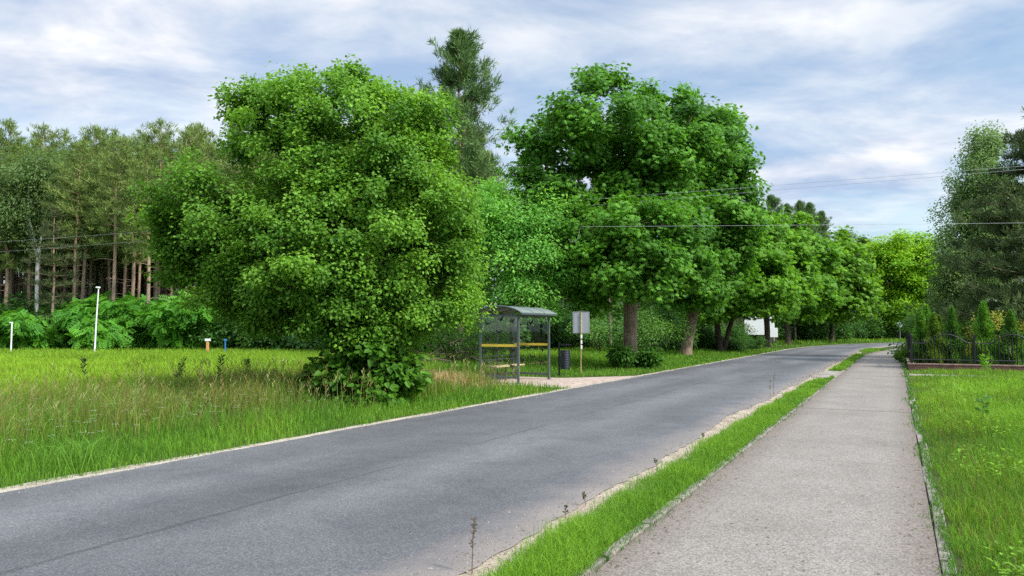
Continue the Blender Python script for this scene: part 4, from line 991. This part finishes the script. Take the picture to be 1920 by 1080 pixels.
BIRDS = [[(-1, .55), (-.72, .5), (-.42, .22), (-.15, .12), (0, .3), (.12, .12), (.45, .3), (.75, .62), (1, .75), (.8, .2), (.45, -.12), (.2, -.22), (.1, -.5), (-.05, -.3), (-.25, -.2), (-.55, .02), (-.8, .3)],
         [(-.9, -.05), (-.55, .1), (-.2, .08), (0, .2), (.25, .55), (.5, 1), (.6, .6), (.5, .2), (.3, -.05), (.75, -.2), (.45, -.32), (.2, -.4), (-.05, -.62), (-.3, -.75), (-.22, -.45), (-.35, -.22), (-.65, -.18)],
         [(-1, .2), (-.6, .28), (-.2, .15), (-.05, .6), (.1, .2), (.5, .3), (1, .5), (.7, .05), (.25, -.15), (.15, -.6), (.0, -.8), (-.1, -.3), (-.5, .02)]]
def bird(parent, org, ax, u, z, sz, kd, flip, an):
    """black film bird stuck on a pane; ax is the pane's horizontal direction, 2 mm thick"""
    pts = BIRDS[kd]; nrm_ = np.array([ax[1], -ax[0], 0.0]); k = len(pts); vv = []
    for side in (-1, 1):
        for a, b in pts:
            a = a * flip; x = (a * math.cos(an) - b * math.sin(an)) * sz; y = (a * math.sin(an) + b * math.cos(an)) * sz
            q = np.array(org) + np.array([ax[0], ax[1], 0]) * (u + x) + np.array([0, 0, z + y]) + nrm_ * side * .0065
            vv.append(tuple(q))
    me = bpy.data.meshes.new('bird_sticker'); f = [list(range(k)), list(range(2 * k - 1, k - 1, -1))] + [[i, (i + 1) % k, k + (i + 1) % k, k + i] for i in range(k)]
    me.from_pydata(vv, [], f); me.polygons.foreach_set('use_smooth', np.zeros(len(f), bool)); me.materials.append(BLACK)
    o = bpy.data.objects.new('bird_sticker', me); COL.objects.link(o); o.parent = parent
near = [(330, 280), (475, 230), (590, 255), (452, 378), (330, 452), (587, 450), (430, 580), (595, 575), (310, 605), (450, 700), (320, 730), (577, 750)]
farb = [(720, 285), (838, 262), (955, 300), (850, 400), (730, 445), (940, 455), (740, 575), (858, 555), (960, 590), (850, 680), (738, 725), (940, 735)]
for x, lst, x0, ww in ((0, near, 258, 392), (SL, farb, 640, 388)):
    gp = bx('glass_pane', GLASS, bs, (x, SD / 2, 1.12), (.01, SD - .075, 1.8), 0)
    bx('yellow_band', YELLOW, gp, (x, SD / 2, 1.12), (.018, SD - .078, .075), .002)
    for i, (bx_, by_) in enumerate(lst):
        u = (bx_ - x0) / ww * SD; z = 2.03 - (by_ - 190) / 690 * 1.86
        bird(gp, (x, SD, 0), (0, -1), u, z, .115, i % 3, 1 if (i * 7) % 2 else -1, (i * .37) % .8 - .4)
for k_ in (0, 1):
    gp = bx('glass_pane', GLASS, bs, (SL * (.25 + .5 * k_), SD, 1.12), (SL / 2 - .06, .01, 1.8), 0)
for z in (.78, .66): bx('back_rail', METAL_GREY, bs, (SL / 2, SD - .06, z), (SL - .1, .025, .03), .003)
bn = bx('bench_seat', WOOD_PALE, bs, (SL / 2, SD - .33, .46), (SL - .25, .34, .04))
for x in (.3, SL / 2, SL - .3): bx('bench_leg', METAL_GREY, bs, (x, SD - .3, .22), (.05, .05, .44), .003)
# arched roof
prof = [(-.17 + (SD + .34) * t, SH + .03 + .215 * (1 - (2 * t - 1) ** 2) ** .8) for t in np.linspace(0, 1, 17)]
a = Acc(); x0, x1 = -.14, SL + .2
pt = np.array([[x, y, z + dz] for dz in (0, .012) for x in (x0, x1) for y, z in prof]); k = len(prof); f = []
for i in range(k - 1):
    f.append([i, i + 1, k + i + 1, k + i]); f.append([2 * k + i, 3 * k + i, 3 * k + i + 1, 2 * k + i + 1])
    f.append([i, 2 * k + i, 2 * k + i + 1, i + 1]); f.append([k + i, k + i + 1, 3 * k + i + 1, 3 * k + i])
f.append([0, k, 3 * k, 2 * k]); f.append([k - 1, 3 * k - 1, 4 * k - 1, 2 * k - 1])
a.quads(pt, f); rf = a.build('roof', ROOF_SHEET, bs)
for x in (x0, x0 + (x1 - x0) / 3, x0 + 2 * (x1 - x0) / 3, x1):
    a = Acc(); tube(a, [(x, y, z + .004) for y, z in prof], .026, 6); a.build('roof_rib', METAL_GREY, rf, smooth=True)
for y, z in (prof[0], prof[-1]):
    a = Acc(); box(a, ((x0 + x1) / 2, y, z - .01), (x1 - x0 + .04, .05, .06)); bevel(a.build('gutter', METAL_GREY, rf))

# ------------------------------------------------------------------ litter bin, timetable post
lb = thing('litter_bin', 'dark ribbed litter bin hung on a post beside the bus shelter', 'litter bin', G(1048.5, 704.6), RZ - PI / 2)
bx('post', METAL_BIN, lb, (0, 0, .56), (.05, .05, 1.12))
bx('arm', METAL_BIN, lb, (.2, 0, 1.09), (.36, .03, .03)); bx('lid', METAL_BIN, lb, (.22, 0, 1.065), (.36, .34, .015), .004)
a = Acc(); rz_ = [(.165 + (.008 if i % 2 else 0), .24 + .64 * i / 22) for i in range(23)]
pr = [(.001, .24)] + rz_ + [(.15, .885), (.14, .86), (.14, .4)]
an = np.arange(24) * 2 * PI / 24
ring = np.array([[(.23 + q * math.cos(t), q * math.sin(t), z) for t in an] for q, z in pr])
i = np.arange(len(pr) - 1)[:, None] * 24; j = np.arange(24)[None]; j2 = (j + 1) % 24
a.quads(ring.reshape(-1, 3), np.stack([i + j, i + j2, i + 24 + j2, i + 24 + j], -1).reshape(-1, 4)); a.build('barrel', METAL_BIN, lb)
for z in (.32, .8): bx('bracket', METAL_BIN, lb, (.045, 0, z), (.09, .04, .03), .003)

tp = thing('timetable_post', 'bus stop board seen from its bare grey back on a thin ochre pole', 'bus stop sign', G(1089, 701.5), math.radians(-8))
a = Acc(); tube(a, [(0, 0, -.05), (.01, 0, 1.2), (.015, 0, 2.24)], [.024, .024, .022], 8); a.build('pole', POLE_OCHRE, tp, smooth=True)
pn = bx('board', SIGN_BACK, tp, (.02, .05, 1.86), (.555, .02, .73), .008)
a = Acc()
for c, s in (((.02, .05, 2.235), (.585, .032, .025)), ((.02, .05, 1.485), (.585, .032, .025)), ((-.27, .05, 1.86), (.02, .032, .76)), ((.31, .05, 1.86), (.02, .032, .76))): box(a, c, s)
a.build('rim', SIGN_BACK, pn)
bx('clamp_bar', WHITE, tp, (.015, .012, 1.87), (.035, .05, .74), .003)
for z in (1.35, 1.15, .97): bx('sticker', WHITE, tp, (.035, -.026, z), (.055, .006, .13), .001)

# ------------------------------------------------------------------ posts in the meadow
lp = thing('lamp_post', 'tall white lamp post with a small flat head at the far side of the meadow', 'lamp post', at_px(178.5, 46.0))
a = Acc(); tube(a, [(0, 0, -.1), (.05, 0, 2.1), (.13, 0, 4.15)], [.05, .042, .032], 10); a.build('pole', WHITE, lp, smooth=True)
a = Acc(); box(a, (.1, 0, 4.20), (.2, .2, .08)); box(a, (.12, 0, 4.14), (.14, .14, .04)); bevel(a.build('lamp_head', WHITE, lp), .02)
lp = thing('lamp_post', 'short white post with a small head at the far side of the meadow', 'lamp post', at_px(22, 46.0))
a = Acc(); tube(a, [(0, 0, -.1), (0, 0, 2.0)], [.045, .04], 10); a.build('pole', WHITE, lp, smooth=True)
a = Acc(); box(a, (-.05, 0, 2.03), (.16, .14, .06)); bevel(a.build('lamp_head', WHITE, lp), .015)
mk = thing('marker_post', 'short orange wooden post with a white cap in the meadow', 'post', at_px(390, 44.5))
bx('stake', WOOD_ORANGE, mk, (0, 0, .45), (.15, .1, .95), .01); bx('cap', WHITE, mk, (0, 0, .99), (.3, .16, .14), .01)
mk = thing('marker_post', 'slim blue marker post near the orange one in the meadow', 'post', at_px(423, 45.5))
bx('stake', BLUE, mk, (0, 0, .45), (.07, .06, .92), .01); bx('cap', BLUE, mk, (0, 0, .97), (.15, .1, .12), .01)
a = Acc(); tube(a, [(0, 0, -.1), (.02, 0, 2.15)], [.045, .04], 8); o = tag(a.build('marker_pole', WHITE, smooth=True), 'thin pale pole standing in the meadow just left of the linden trunk', 'pole'); o.location = at_px(645, 43)

# ------------------------------------------------------------------ billboards and the far sign
def board(name, label, px, Y, z0, z1, wd, legs):
    t = thing(name, label, 'billboard', at_px(px, Y), math.radians(-10))
    bx('panel', WHITE, t, (0, 0, (z0 + z1) / 2), (wd, .06, z1 - z0), .01)
    for x in legs: bx('leg', METAL_GREY, t, (x, .08, z0 / 2 + .1), (.09, .09, z0 + .3), .005)
board('billboard', 'large blank white billboard between the roadside maple trunks', 1424, 78, 1.05, 3.2, 3.0, (-1.2, 1.2))
board('billboard', 'small blank white board next to the large billboard', 1450, 76.5, .82, 1.78, .85, (-.3, .3))
rs = thing('road_sign', 'round white road sign with a dark mark, on a pole at the road bend', 'road sign', at_px(1687.5, 112), math.radians(-22))
a = Acc(); tube(a, [(0, .03, -.1), (0, .03, 2.8)], .035, 8); a.build('pole', SIGN_BACK, rs, smooth=True)
a = Acc(); tube(a, [(0, -.02, 2.35), (0, .0, 2.35)], .40, 28); a.build('disc', WHITE, rs)
def ringmesh(ro, ri, y, mat, name, arc=(0, 2 * PI)):
    a = Acc(); an = np.linspace(arc[0], arc[1], 25)
    v = np.concatenate([np.stack([np.cos(an) * q, np.full(25, y), 2.35 + np.sin(an) * q], 1) for q in (ro, ri)])
    a.quads(v, [[i, i + 1, 25 + i + 1, 25 + i] for i in range(24)]); return a.build(name, mat, rs)
ringmesh(.24, .13, -.025, BLACK, 'ring_mark', (.9, 5.9)); ringmesh(.40, .37, -.024, METAL_GREY, 'rim')

# ------------------------------------------------------------------ overhead wires
def wire(name, label, pts, rad):
    a = Acc(); pts = np.array(pts)
    tube(a, pts, rad, 5); o = tag(a.build(name, WIRE, smooth=True), label, 'wire', 'overhead wires')
    return o
def span(A_, B_, sag, n=40):
    t = np.linspace(0, 1, n)[:, None]; p = A_ + (B_ - A_) * t; p[:, 2] -= sag * 4 * (t[:, 0] * (1 - t[:, 0])); return p
a1 = AT(1800, 313, 25.0); a2 = AT(270, 432, 39.0); d_ = a2 - a1
wire('power_line', 'upper of the two power lines crossing from the birch to the wood', span(a1 - d_ * .8, a2 + d_ * .35, .15), .0055)
a1 = AT(1800, 320, 25.0); a2 = AT(270, 449, 39.0); d_ = a2 - a1
wire('power_line', 'lower of the two power lines crossing from the birch to the wood', span(a1 - d_ * .8, a2 + d_ * .35, .15), .0055)
a1 = AT(1920, 417, 25.0); a2 = AT(1092, 425, 25.6); d_ = a2 - a1
p_ = span(a1 - d_ * .5, a2, .02); tail = [AT(x, y, 25.6) for x, y in ((1088, 427), (1086, 436), (1084, 446), (1077, 454), (1070, 453), (1066, 448))]
wire('cable', 'single cable crossing the road, its loose end curled against the big maple', list(p_) + tail, .0042)

# ------------------------------------------------------------------ fence, wall, garden
CR = P(34.1, .40)       # wall corner
RX = math.atan2(N[1], N[0])
wl = thing('brick_wall', 'low red-brown brick wall under the black iron fence', 'wall', (CR[0], CR[1], 0), RX)
a = Acc(); box(a, (6.0, .125, .08), (12.0, .22, .22)); a.build('wall', BRICK, wl)
a = Acc(); box(a, (5.99, .125, .22), (12.06, .27, .06)); bevel(a.build('coping', BRICK_CAP, wl), .012)
sd = bpy.data.objects.new('side_wall', None)
a = Acc(); box(a, (7.6, .125, .08), (14.7, .22, .22)); o = a.build('wall', BRICK, wl); o.rotation_euler = (0, 0, PI / 2); o.location = (.235, 0, 0)
a = Acc(); box(a, (7.75, .125, .22), (14.9, .27, .06)); o = bevel(a.build('coping', BRICK_CAP, wl), .012); o.rotation_euler = (0, 0, PI / 2); o.location = (.235, 0, 0)
bpy.data.objects.remove(sd)
fn = thing('iron_fence', 'black wrought-iron fence with arched panels and spear tops on the brick wall', 'fence', (CR[0], CR[1], 0), RX)
PW = 2.17
def grille(arch):
    a = Acc(); k = 15
    def top(x):
        u = (x / PW) 
        return 1.05 + (.36 * max(0.0, math.sin(PI * min(max((u - .22) / .70, 0), 1))) ** 1.3 if arch else .22)
    tube(a, [(x, 0, top(x)) for x in np.linspace(.03, PW - .03, 26)], .024, 6)
    tube(a, [(.03, 0, .40), (PW - .03, 0, .40)], .022, 6)
    for i in range(k):
        x = PW * (i + .5) / k; z = top(x) + .17
        tube(a, [(x, 0, .25), (x, 0, z - .05), (x, 0, z - .049), (x, 0, z)], [.015, .015, .024, .001], 4)
    return a
gm = grille(True); g1 = gm.build('grille', METAL_BLACK, fn); g1.location = (.14, .125, 0)
for q in range(1, 5):
    g = g1.copy(); COL.objects.link(g); g.parent = fn; g.location = (.14 + PW * q, .125, 0)
gs = grille(False).build('grille', METAL_BLACK, fn); gs.rotation_euler = (0, 0, PI / 2); gs.location = (.11, .2, 0)
for q in range(1, 6):
    g = gs.copy(); COL.objects.link(g); g.parent = fn; g.location = (.11, .2 + PW * q, 0)
p0 = bx('post', METAL_BLACK, fn, (0, 0, .82), (.085, .085, 1.16), .004); p0.location = (.12, .125, 0)
for q in range(1, 5):
    g = p0.copy(); COL.objects.link(g); g.parent = fn; g.location = (.12 + PW * q, .125, 0)
for q in range(1, 7):
    g = p0.copy(); COL.objects.link(g); g.parent = fn; g.location = (.11, .15 + PW * q, 0)

def thuja(name, label, H, W_, seed, loc, c0=(.06, .18, .024), c1=(.17, .36, .04), group=None):
    r = np.random.default_rng(seed); t = thing(name, label, 'conifer', loc, 0, group); a = Acc(); k = 7000; W_ = W_ * 1.32
    z = H * (1 - r.uniform(0, 1, k) ** .62 * .98); u = z / H
    rad = W_ / 2 * np.clip((1 - u) ** .75 * 1.05, .02, 1) * np.where(u < .12, .75 + 2 * u, 1) * (1 + .18 * np.sin(u * 23 + seed))
    az = r.uniform(0, 2 * PI, k); q = rad * r.uniform(.6, 1.08, k) * (1 + .2 * np.sin(az * 3 + u * 9))
    p = np.stack([np.cos(az) * q, np.sin(az) * q, z], 1)
    tt = nrm(np.stack([np.cos(az) * .5, np.sin(az) * .5, np.full(k, 1.0)], 1) + r.normal(0, .3, (k, 3)))
    nn = nrm(np.stack([-np.sin(az), np.cos(az), 0 * az], 1) + r.normal(0, .4, (k, 3)))
    mix = np.clip(.5 + .35 * np.sin(az * 4 + u * 14) + r.normal(0, .25, k), 0, 1)
    col = np.asarray(c0) + (np.asarray(c1) - np.asarray(c0)) * mix[:, None]
    diamonds(a, p, nn, tt, .115 * r.uniform(.6, 1.2, k), np.full(k, .045), col, 0)
    a.build('foliage', LEAF, t)
    b = Acc(); tube(b, [(0, 0, -.05), (0, 0, H * .8)], [.04, .01], 6); b.build('trunk', BARK, t)
    return t
TJ = 'columnar conifers behind the iron fence'
def gpt(px, Y): q = AT(px, 618, Y); return (q[0], Y, 0)
thuja('thuja', 'slim thuja nearest the corner of the iron fence', 2.45, .62, 1, gpt(1727, 31.2), group=TJ)
thuja('thuja', 'tallest bright green thuja, second from the fence corner', 2.62, .72, 2, gpt(1739, 31.6), group=TJ)
thuja('thuja', 'brownish-tipped thuja, third from the fence corner', 2.25, .7, 3, gpt(1752, 30.6), (.06, .14, .022), (.17, .28, .036), group=TJ)
thuja('thuja', 'small thin thuja behind the first three at the fence corner', 2.2, .45, 4, gpt(1762, 32.6), (.05, .11, .018), (.13, .2, .03), group=TJ)
thuja('thuja', 'dark green thuja standing alone in the middle of the first fence panel', 2.5, .62, 5, gpt(1786, 30.4), (.04, .125, .022), (.11, .25, .034), group=TJ)
thuja('thuja', 'thuja beside the fence post with a yellow bush next to it', 2.72, .78, 6, gpt(1845, 29.9), group=TJ)
thuja('thuja', 'thuja under the second fence arch', 2.35, .72, 7, gpt(1896, 29.4), (.045, .13, .022), (.12, .26, .034), group=TJ)
gsA = shrub('garden_bush', 'rounded bright green bush behind the first fence panel', 2.4, 2.0, 'diamond', .12, .07, (.08, .19, .02), (.17, .32, .03), 130, .28, 34, 601, gpt(1772, 36))
dup(gsA, gpt(1805, 35.5), 2.0, .85, 'bright green bush between the thujas of the first fence panel')
ys = shrub('garden_bush', 'yellow-leaved bush leaning on the thuja beside the fence post', 1.1, 2.0, 'diamond', .12, .07, (.2, .25, .03), (.38, .38, .06), 90, .2, 26, 602, gpt(1860, 30.6))
dup(ys, gpt(1822, 33.5), 1.0, .75, 'low yellow-leaved bush behind the fence post')
dup(ys, gpt(1922, 30.5), 2.4, .85, 'yellow-leaved bush beyond the thuja under the second arch')
dk = shrub('garden_bush', 'dark bush at the back of the garden, behind the bright bushes', 3.6, 2.6, 'diamond', .2, .11, (.035, .11, .022), (.09, .2, .036), 150, .4, 26, 603, gpt(1762, 42))
for px, Y, sc, lb_ in ((1800, 44, 1.1, 'dark bush at the back of the garden, below the birch'), (1860, 42, 1.0, 'dark bush at the back of the garden, behind the yellow bush'), (1915, 40, 1.1, 'dark bush at the back of the garden, below the pine'), (1770, 55, 1.3, 'large dark bush deep behind the garden')):
    dup(dk, gpt(px, Y), r.uniform(0, 6), sc, lb_)
lowb = shrub('garden_bush', 'low light green plant between the footpath and the side fence', .55, .5, 'diamond', .1, .07, (.06, .15, .02), (.13, .25, .03), 60, .1, 22, 604, (*P(41.0, .36), 0))
dup(lowb, (*P(47.0, .34), 0), 1.0, .9, 'small light green bush beside the weathered boards at the footpath bend')
for nm, lbl, px, Y, wd, hh in (('stone_slab', 'pale grey capped slab seen through the first fence panel', 1771, 33.5, .42, 1.1), ('stone_slab', 'pale grey capped slab seen through the second fence panel', 1896, 32, .5, 1.3)):
    t = thing(nm, lbl, 'slab', gpt(px, Y), -.2)
    bx('slab', STONE_GREY, t, (0, 0, hh / 2), (wd, .12, hh), .01); bx('cap', STONE_GREY, t, (0, 0, hh + .03), (wd + .12, .2, .06), .01)
wb = thing('wooden_stakes', 'weathered grey wooden boards standing at the edge of the footpath bend', 'boards', (*P(48.5, .34), 0), RZ)
for q in range(3): bx('board', WOOD_GREY, wb, (0.0 + .04 * q, -.14 * q, .3), (.03, .12, .68 - .05 * (q % 2)), .004)

# ------------------------------------------------------------------ small plants and debris
def stalk(name, label, loc, H, n, col, seed, lean=.1, leafL=.05, leafW=.02, cat='weed', up=.6):
    r = np.random.default_rng(seed); t = thing(name, label, cat, loc)
    a, b = Acc(), Acc(); top = np.array([r.normal(0, lean) * H, r.normal(0, lean) * H, H])
    m = np.array([top[0] * .2, top[1] * .2, H * .5]); bb = bez(np.zeros(3), m, top, 10); tube(b, bb, np.linspace(.0045, .0018, 10), 5)
    u = r.uniform(.25, 1, n) ** .6; p = np.stack([np.interp(u, np.linspace(0, 1, 10), bb[:, i]) for i in range(3)], 1); az = r.uniform(0, 6.28, n)
    for i in range(0, n, 3):
        L = r.uniform(.03, .1) * (1.3 - u[i]) * H; e = p[i] + np.array([math.cos(az[i]), math.sin(az[i]), 1.0]) * L; tube(b, [p[i], e], [.0018, .001], 3); p[i] = e
    tt = nrm(np.stack([np.cos(az), np.sin(az), np.full(n, up)], 1)); nn = nrm(np.cross(tt, r.normal(0, 1, (n, 3))))
    diamonds(a, p, nn, tt, leafL * r.uniform(.6, 1.3, n), np.full(n, leafW), np.asarray(col) * r.uniform(.7, 1.2, (n, 1)))
    a.build('leaves', GRASS, t); b.build('stem', TWIG, t)
    return t
g = G(885, 1076); stalk('dry_weed', 'thin dry brown weed on the sand at the verge, closest to the viewer', (g[0], g[1], 0), .36, 80, (.14, .1, .07), 701, .06, .022, .008)
for i, (px, py, H, lb_) in enumerate(((1450, 745, .55, 'tall dry weed in the verge strip next to the footpath'), (1444, 747, .42, 'shorter dry weed beside the tall one in the verge strip'))):
    g = G(px, py); stalk('dry_weed', lb_, (g[0], g[1], 0), H, 36, (.13, .1, .06), 705 + i, .05, .035, .012)
for i, (px, py, H, lb_) in enumerate(((1318, 826, .10, 'small dark sprig on the sand edge, halfway along the verge'), (1232, 880, .12, 'small dark sprig at the sand edge beside the road crack'), (1098, 948, .12, 'small dark sprig on the sand edge, second from the dry weed'), (1060, 975, .11, 'small dark sprig on the sand edge, first after the dry weed'))):
    g = G(px, py); stalk('sprig', lb_, (g[0], g[1], 0), H, 24, (.06, .08, .03), 711 + i, .12, .03, .012)
for i, (px, py, H, col, lb_) in enumerate(((330, 742, .85, (.05, .13, .03), 'upright dark leafy weed in the middle of the meadow'), (410, 738, .95, (.04, .11, .03), 'leafy weed standing dark against the bright field'), (158, 728, .8, (.05, .06, .03), 'thin dark stalk in the meadow below the lamp post'), (467, 735, .8, (.05, .12, .03), 'leaning leafy weed close to the linden shade'))):
    g = G(px, py); stalk('meadow_weed', lb_, (g[0], g[1], 0), H, 60, col, 721 + i, .08, .12, .03, up=.9)
g = G(1852, 716); stalk('leafy_weed', 'bright green leafy weed in front of the brick wall', (g[0], g[1], 0), .8, 46, (.15, .32, .03), 731, .05, .2, .05, up=.5)
g = G(1842, 800); stalk('leafy_weed', 'pale broad-leaved weed in the lawn', (g[0], g[1], 0), .5, 26, (.12, .26, .05), 732, .1, .13, .06, up=.4)
# arching coarse tuft on the left verge
r = np.random.default_rng(740); g = G(140, 880); k = 170
t = thing('grass_tuft', 'coarse arching light green grass tuft at the road edge', 'grass tuft', (g[0], g[1], 0)); a = Acc()
blades(a, r.normal(0, .16, (k, 2)), r.uniform(.3, .55, k), np.full(k, .009), r.uniform(.4, 1.2, k), np.array([.12, .25, .03]) * r.uniform(.7, 1.3, (k, 1)), r, 0); a.build('leaves', GRASS, t)
# heap of dead branches behind the shelter
g = at_px(852, 30.5); t = thing('brush_pile', 'heap of dead brown branches between the linden and the bus shelter', 'brush pile', g); a = Acc()
r = np.random.default_rng(750)
for q in range(90):
    c = np.array([r.normal(0, .75), r.normal(0, .5), 0]); az = r.uniform(0, 6.28); L = r.uniform(.5, 1.5); hz = 1.15 * math.exp(-(c[0] / .9) ** 2)
    s0 = c + np.array([0, 0, r.uniform(0, hz)]); e = s0 + np.array([math.cos(az), math.sin(az), r.uniform(-.3, .5)]) * L; e[2] = max(e[2], .02)
    tube(a, bez(s0, (s0 + e) / 2 + r.normal(0, .12, 3), e, 5), np.linspace(r.uniform(.012, .04), .006, 5), 5)
a.build('branches', TWIG, t)

# loose grit along both road edges, dry bits on the footpath
acc = Acc(); r = np.random.default_rng(801); k = 3400
s = 3.0 * (60 / 3.0) ** r.uniform(0, 1, k)
lat = np.where(r.uniform(0, 1, k) < .68, -2.62 + r.normal(-.06, .16, k), -7.93 + r.normal(.04, .1, k))
xy = P(s, lat); a = r.uniform(0, 6.28, k); sz = r.uniform(.008, .026, k) * np.clip(s / 12, .8, 2.2)
t = np.stack([np.cos(a), np.sin(a), np.zeros(k)], 1); n_ = np.tile([0, 0, 1.0], (k, 1))
g = np.array([.32, .28, .235]) * r.uniform(.45, 1.25, (k, 1))
b = np.c_[xy, np.full(k, .001)]
for q in range(4):                                  # each stone: four sloping faces round a peak
    c, d = a + q * PI / 2, a + (q + 1) * PI / 2
    v = np.stack([b + np.stack([np.cos(c), np.sin(c), 0 * c], 1) * sz[:, None] * .5, b + np.stack([np.cos(d), np.sin(d), 0 * d], 1) * sz[:, None] * .5, b + np.array([0, 0, 1]) * sz[:, None] * .45 + t * sz[:, None] * .1, b + np.array([0, 0, 1]) * sz[:, None] * .45], 1)
    acc.quads(v.reshape(-1, 3), np.arange(k * 4).reshape(k, 4), g)
tag(acc.build('gravel', NEEDLE), 'loose grit and small stones along the road edges', 'gravel', kind='stuff')
acc = Acc(); k = 700
s = 3.2 * (45 / 3.2) ** r.uniform(0, 1, k); e = r.uniform(0, 1, k) < .5
lat = np.where(e, -1.78 + np.abs(r.normal(0, .14, k)), .2 - np.abs(r.normal(0, .14, k)))
far_ = r.uniform(0, 1, k) < .18; lat = np.where(far_, r.uniform(-1.7, .1, k), lat)
xy = P(s, lat + path_shift(s)); a = r.uniform(0, 6.28, k); t = np.stack([np.cos(a), np.sin(a), r.uniform(-.05, .25, k)], 1); n_ = np.stack([-.2 * np.cos(a), -.2 * np.sin(a), np.ones(k)], 1)
diamonds(acc, np.c_[xy, np.full(k, .016)], nrm(n_), nrm(t), r.uniform(.015, .05, k), r.uniform(.006, .02, k), np.where(r.uniform(0, 1, (k, 1)) < .6, np.array([.13, .09, .055]), np.array([.10, .15, .04])) * r.uniform(.6, 1.3, (k, 1)), .1)
tag(acc.build('leaf_litter', NEEDLE), 'dry leaf bits and stalks lying on the footpath', 'litter', kind='stuff')
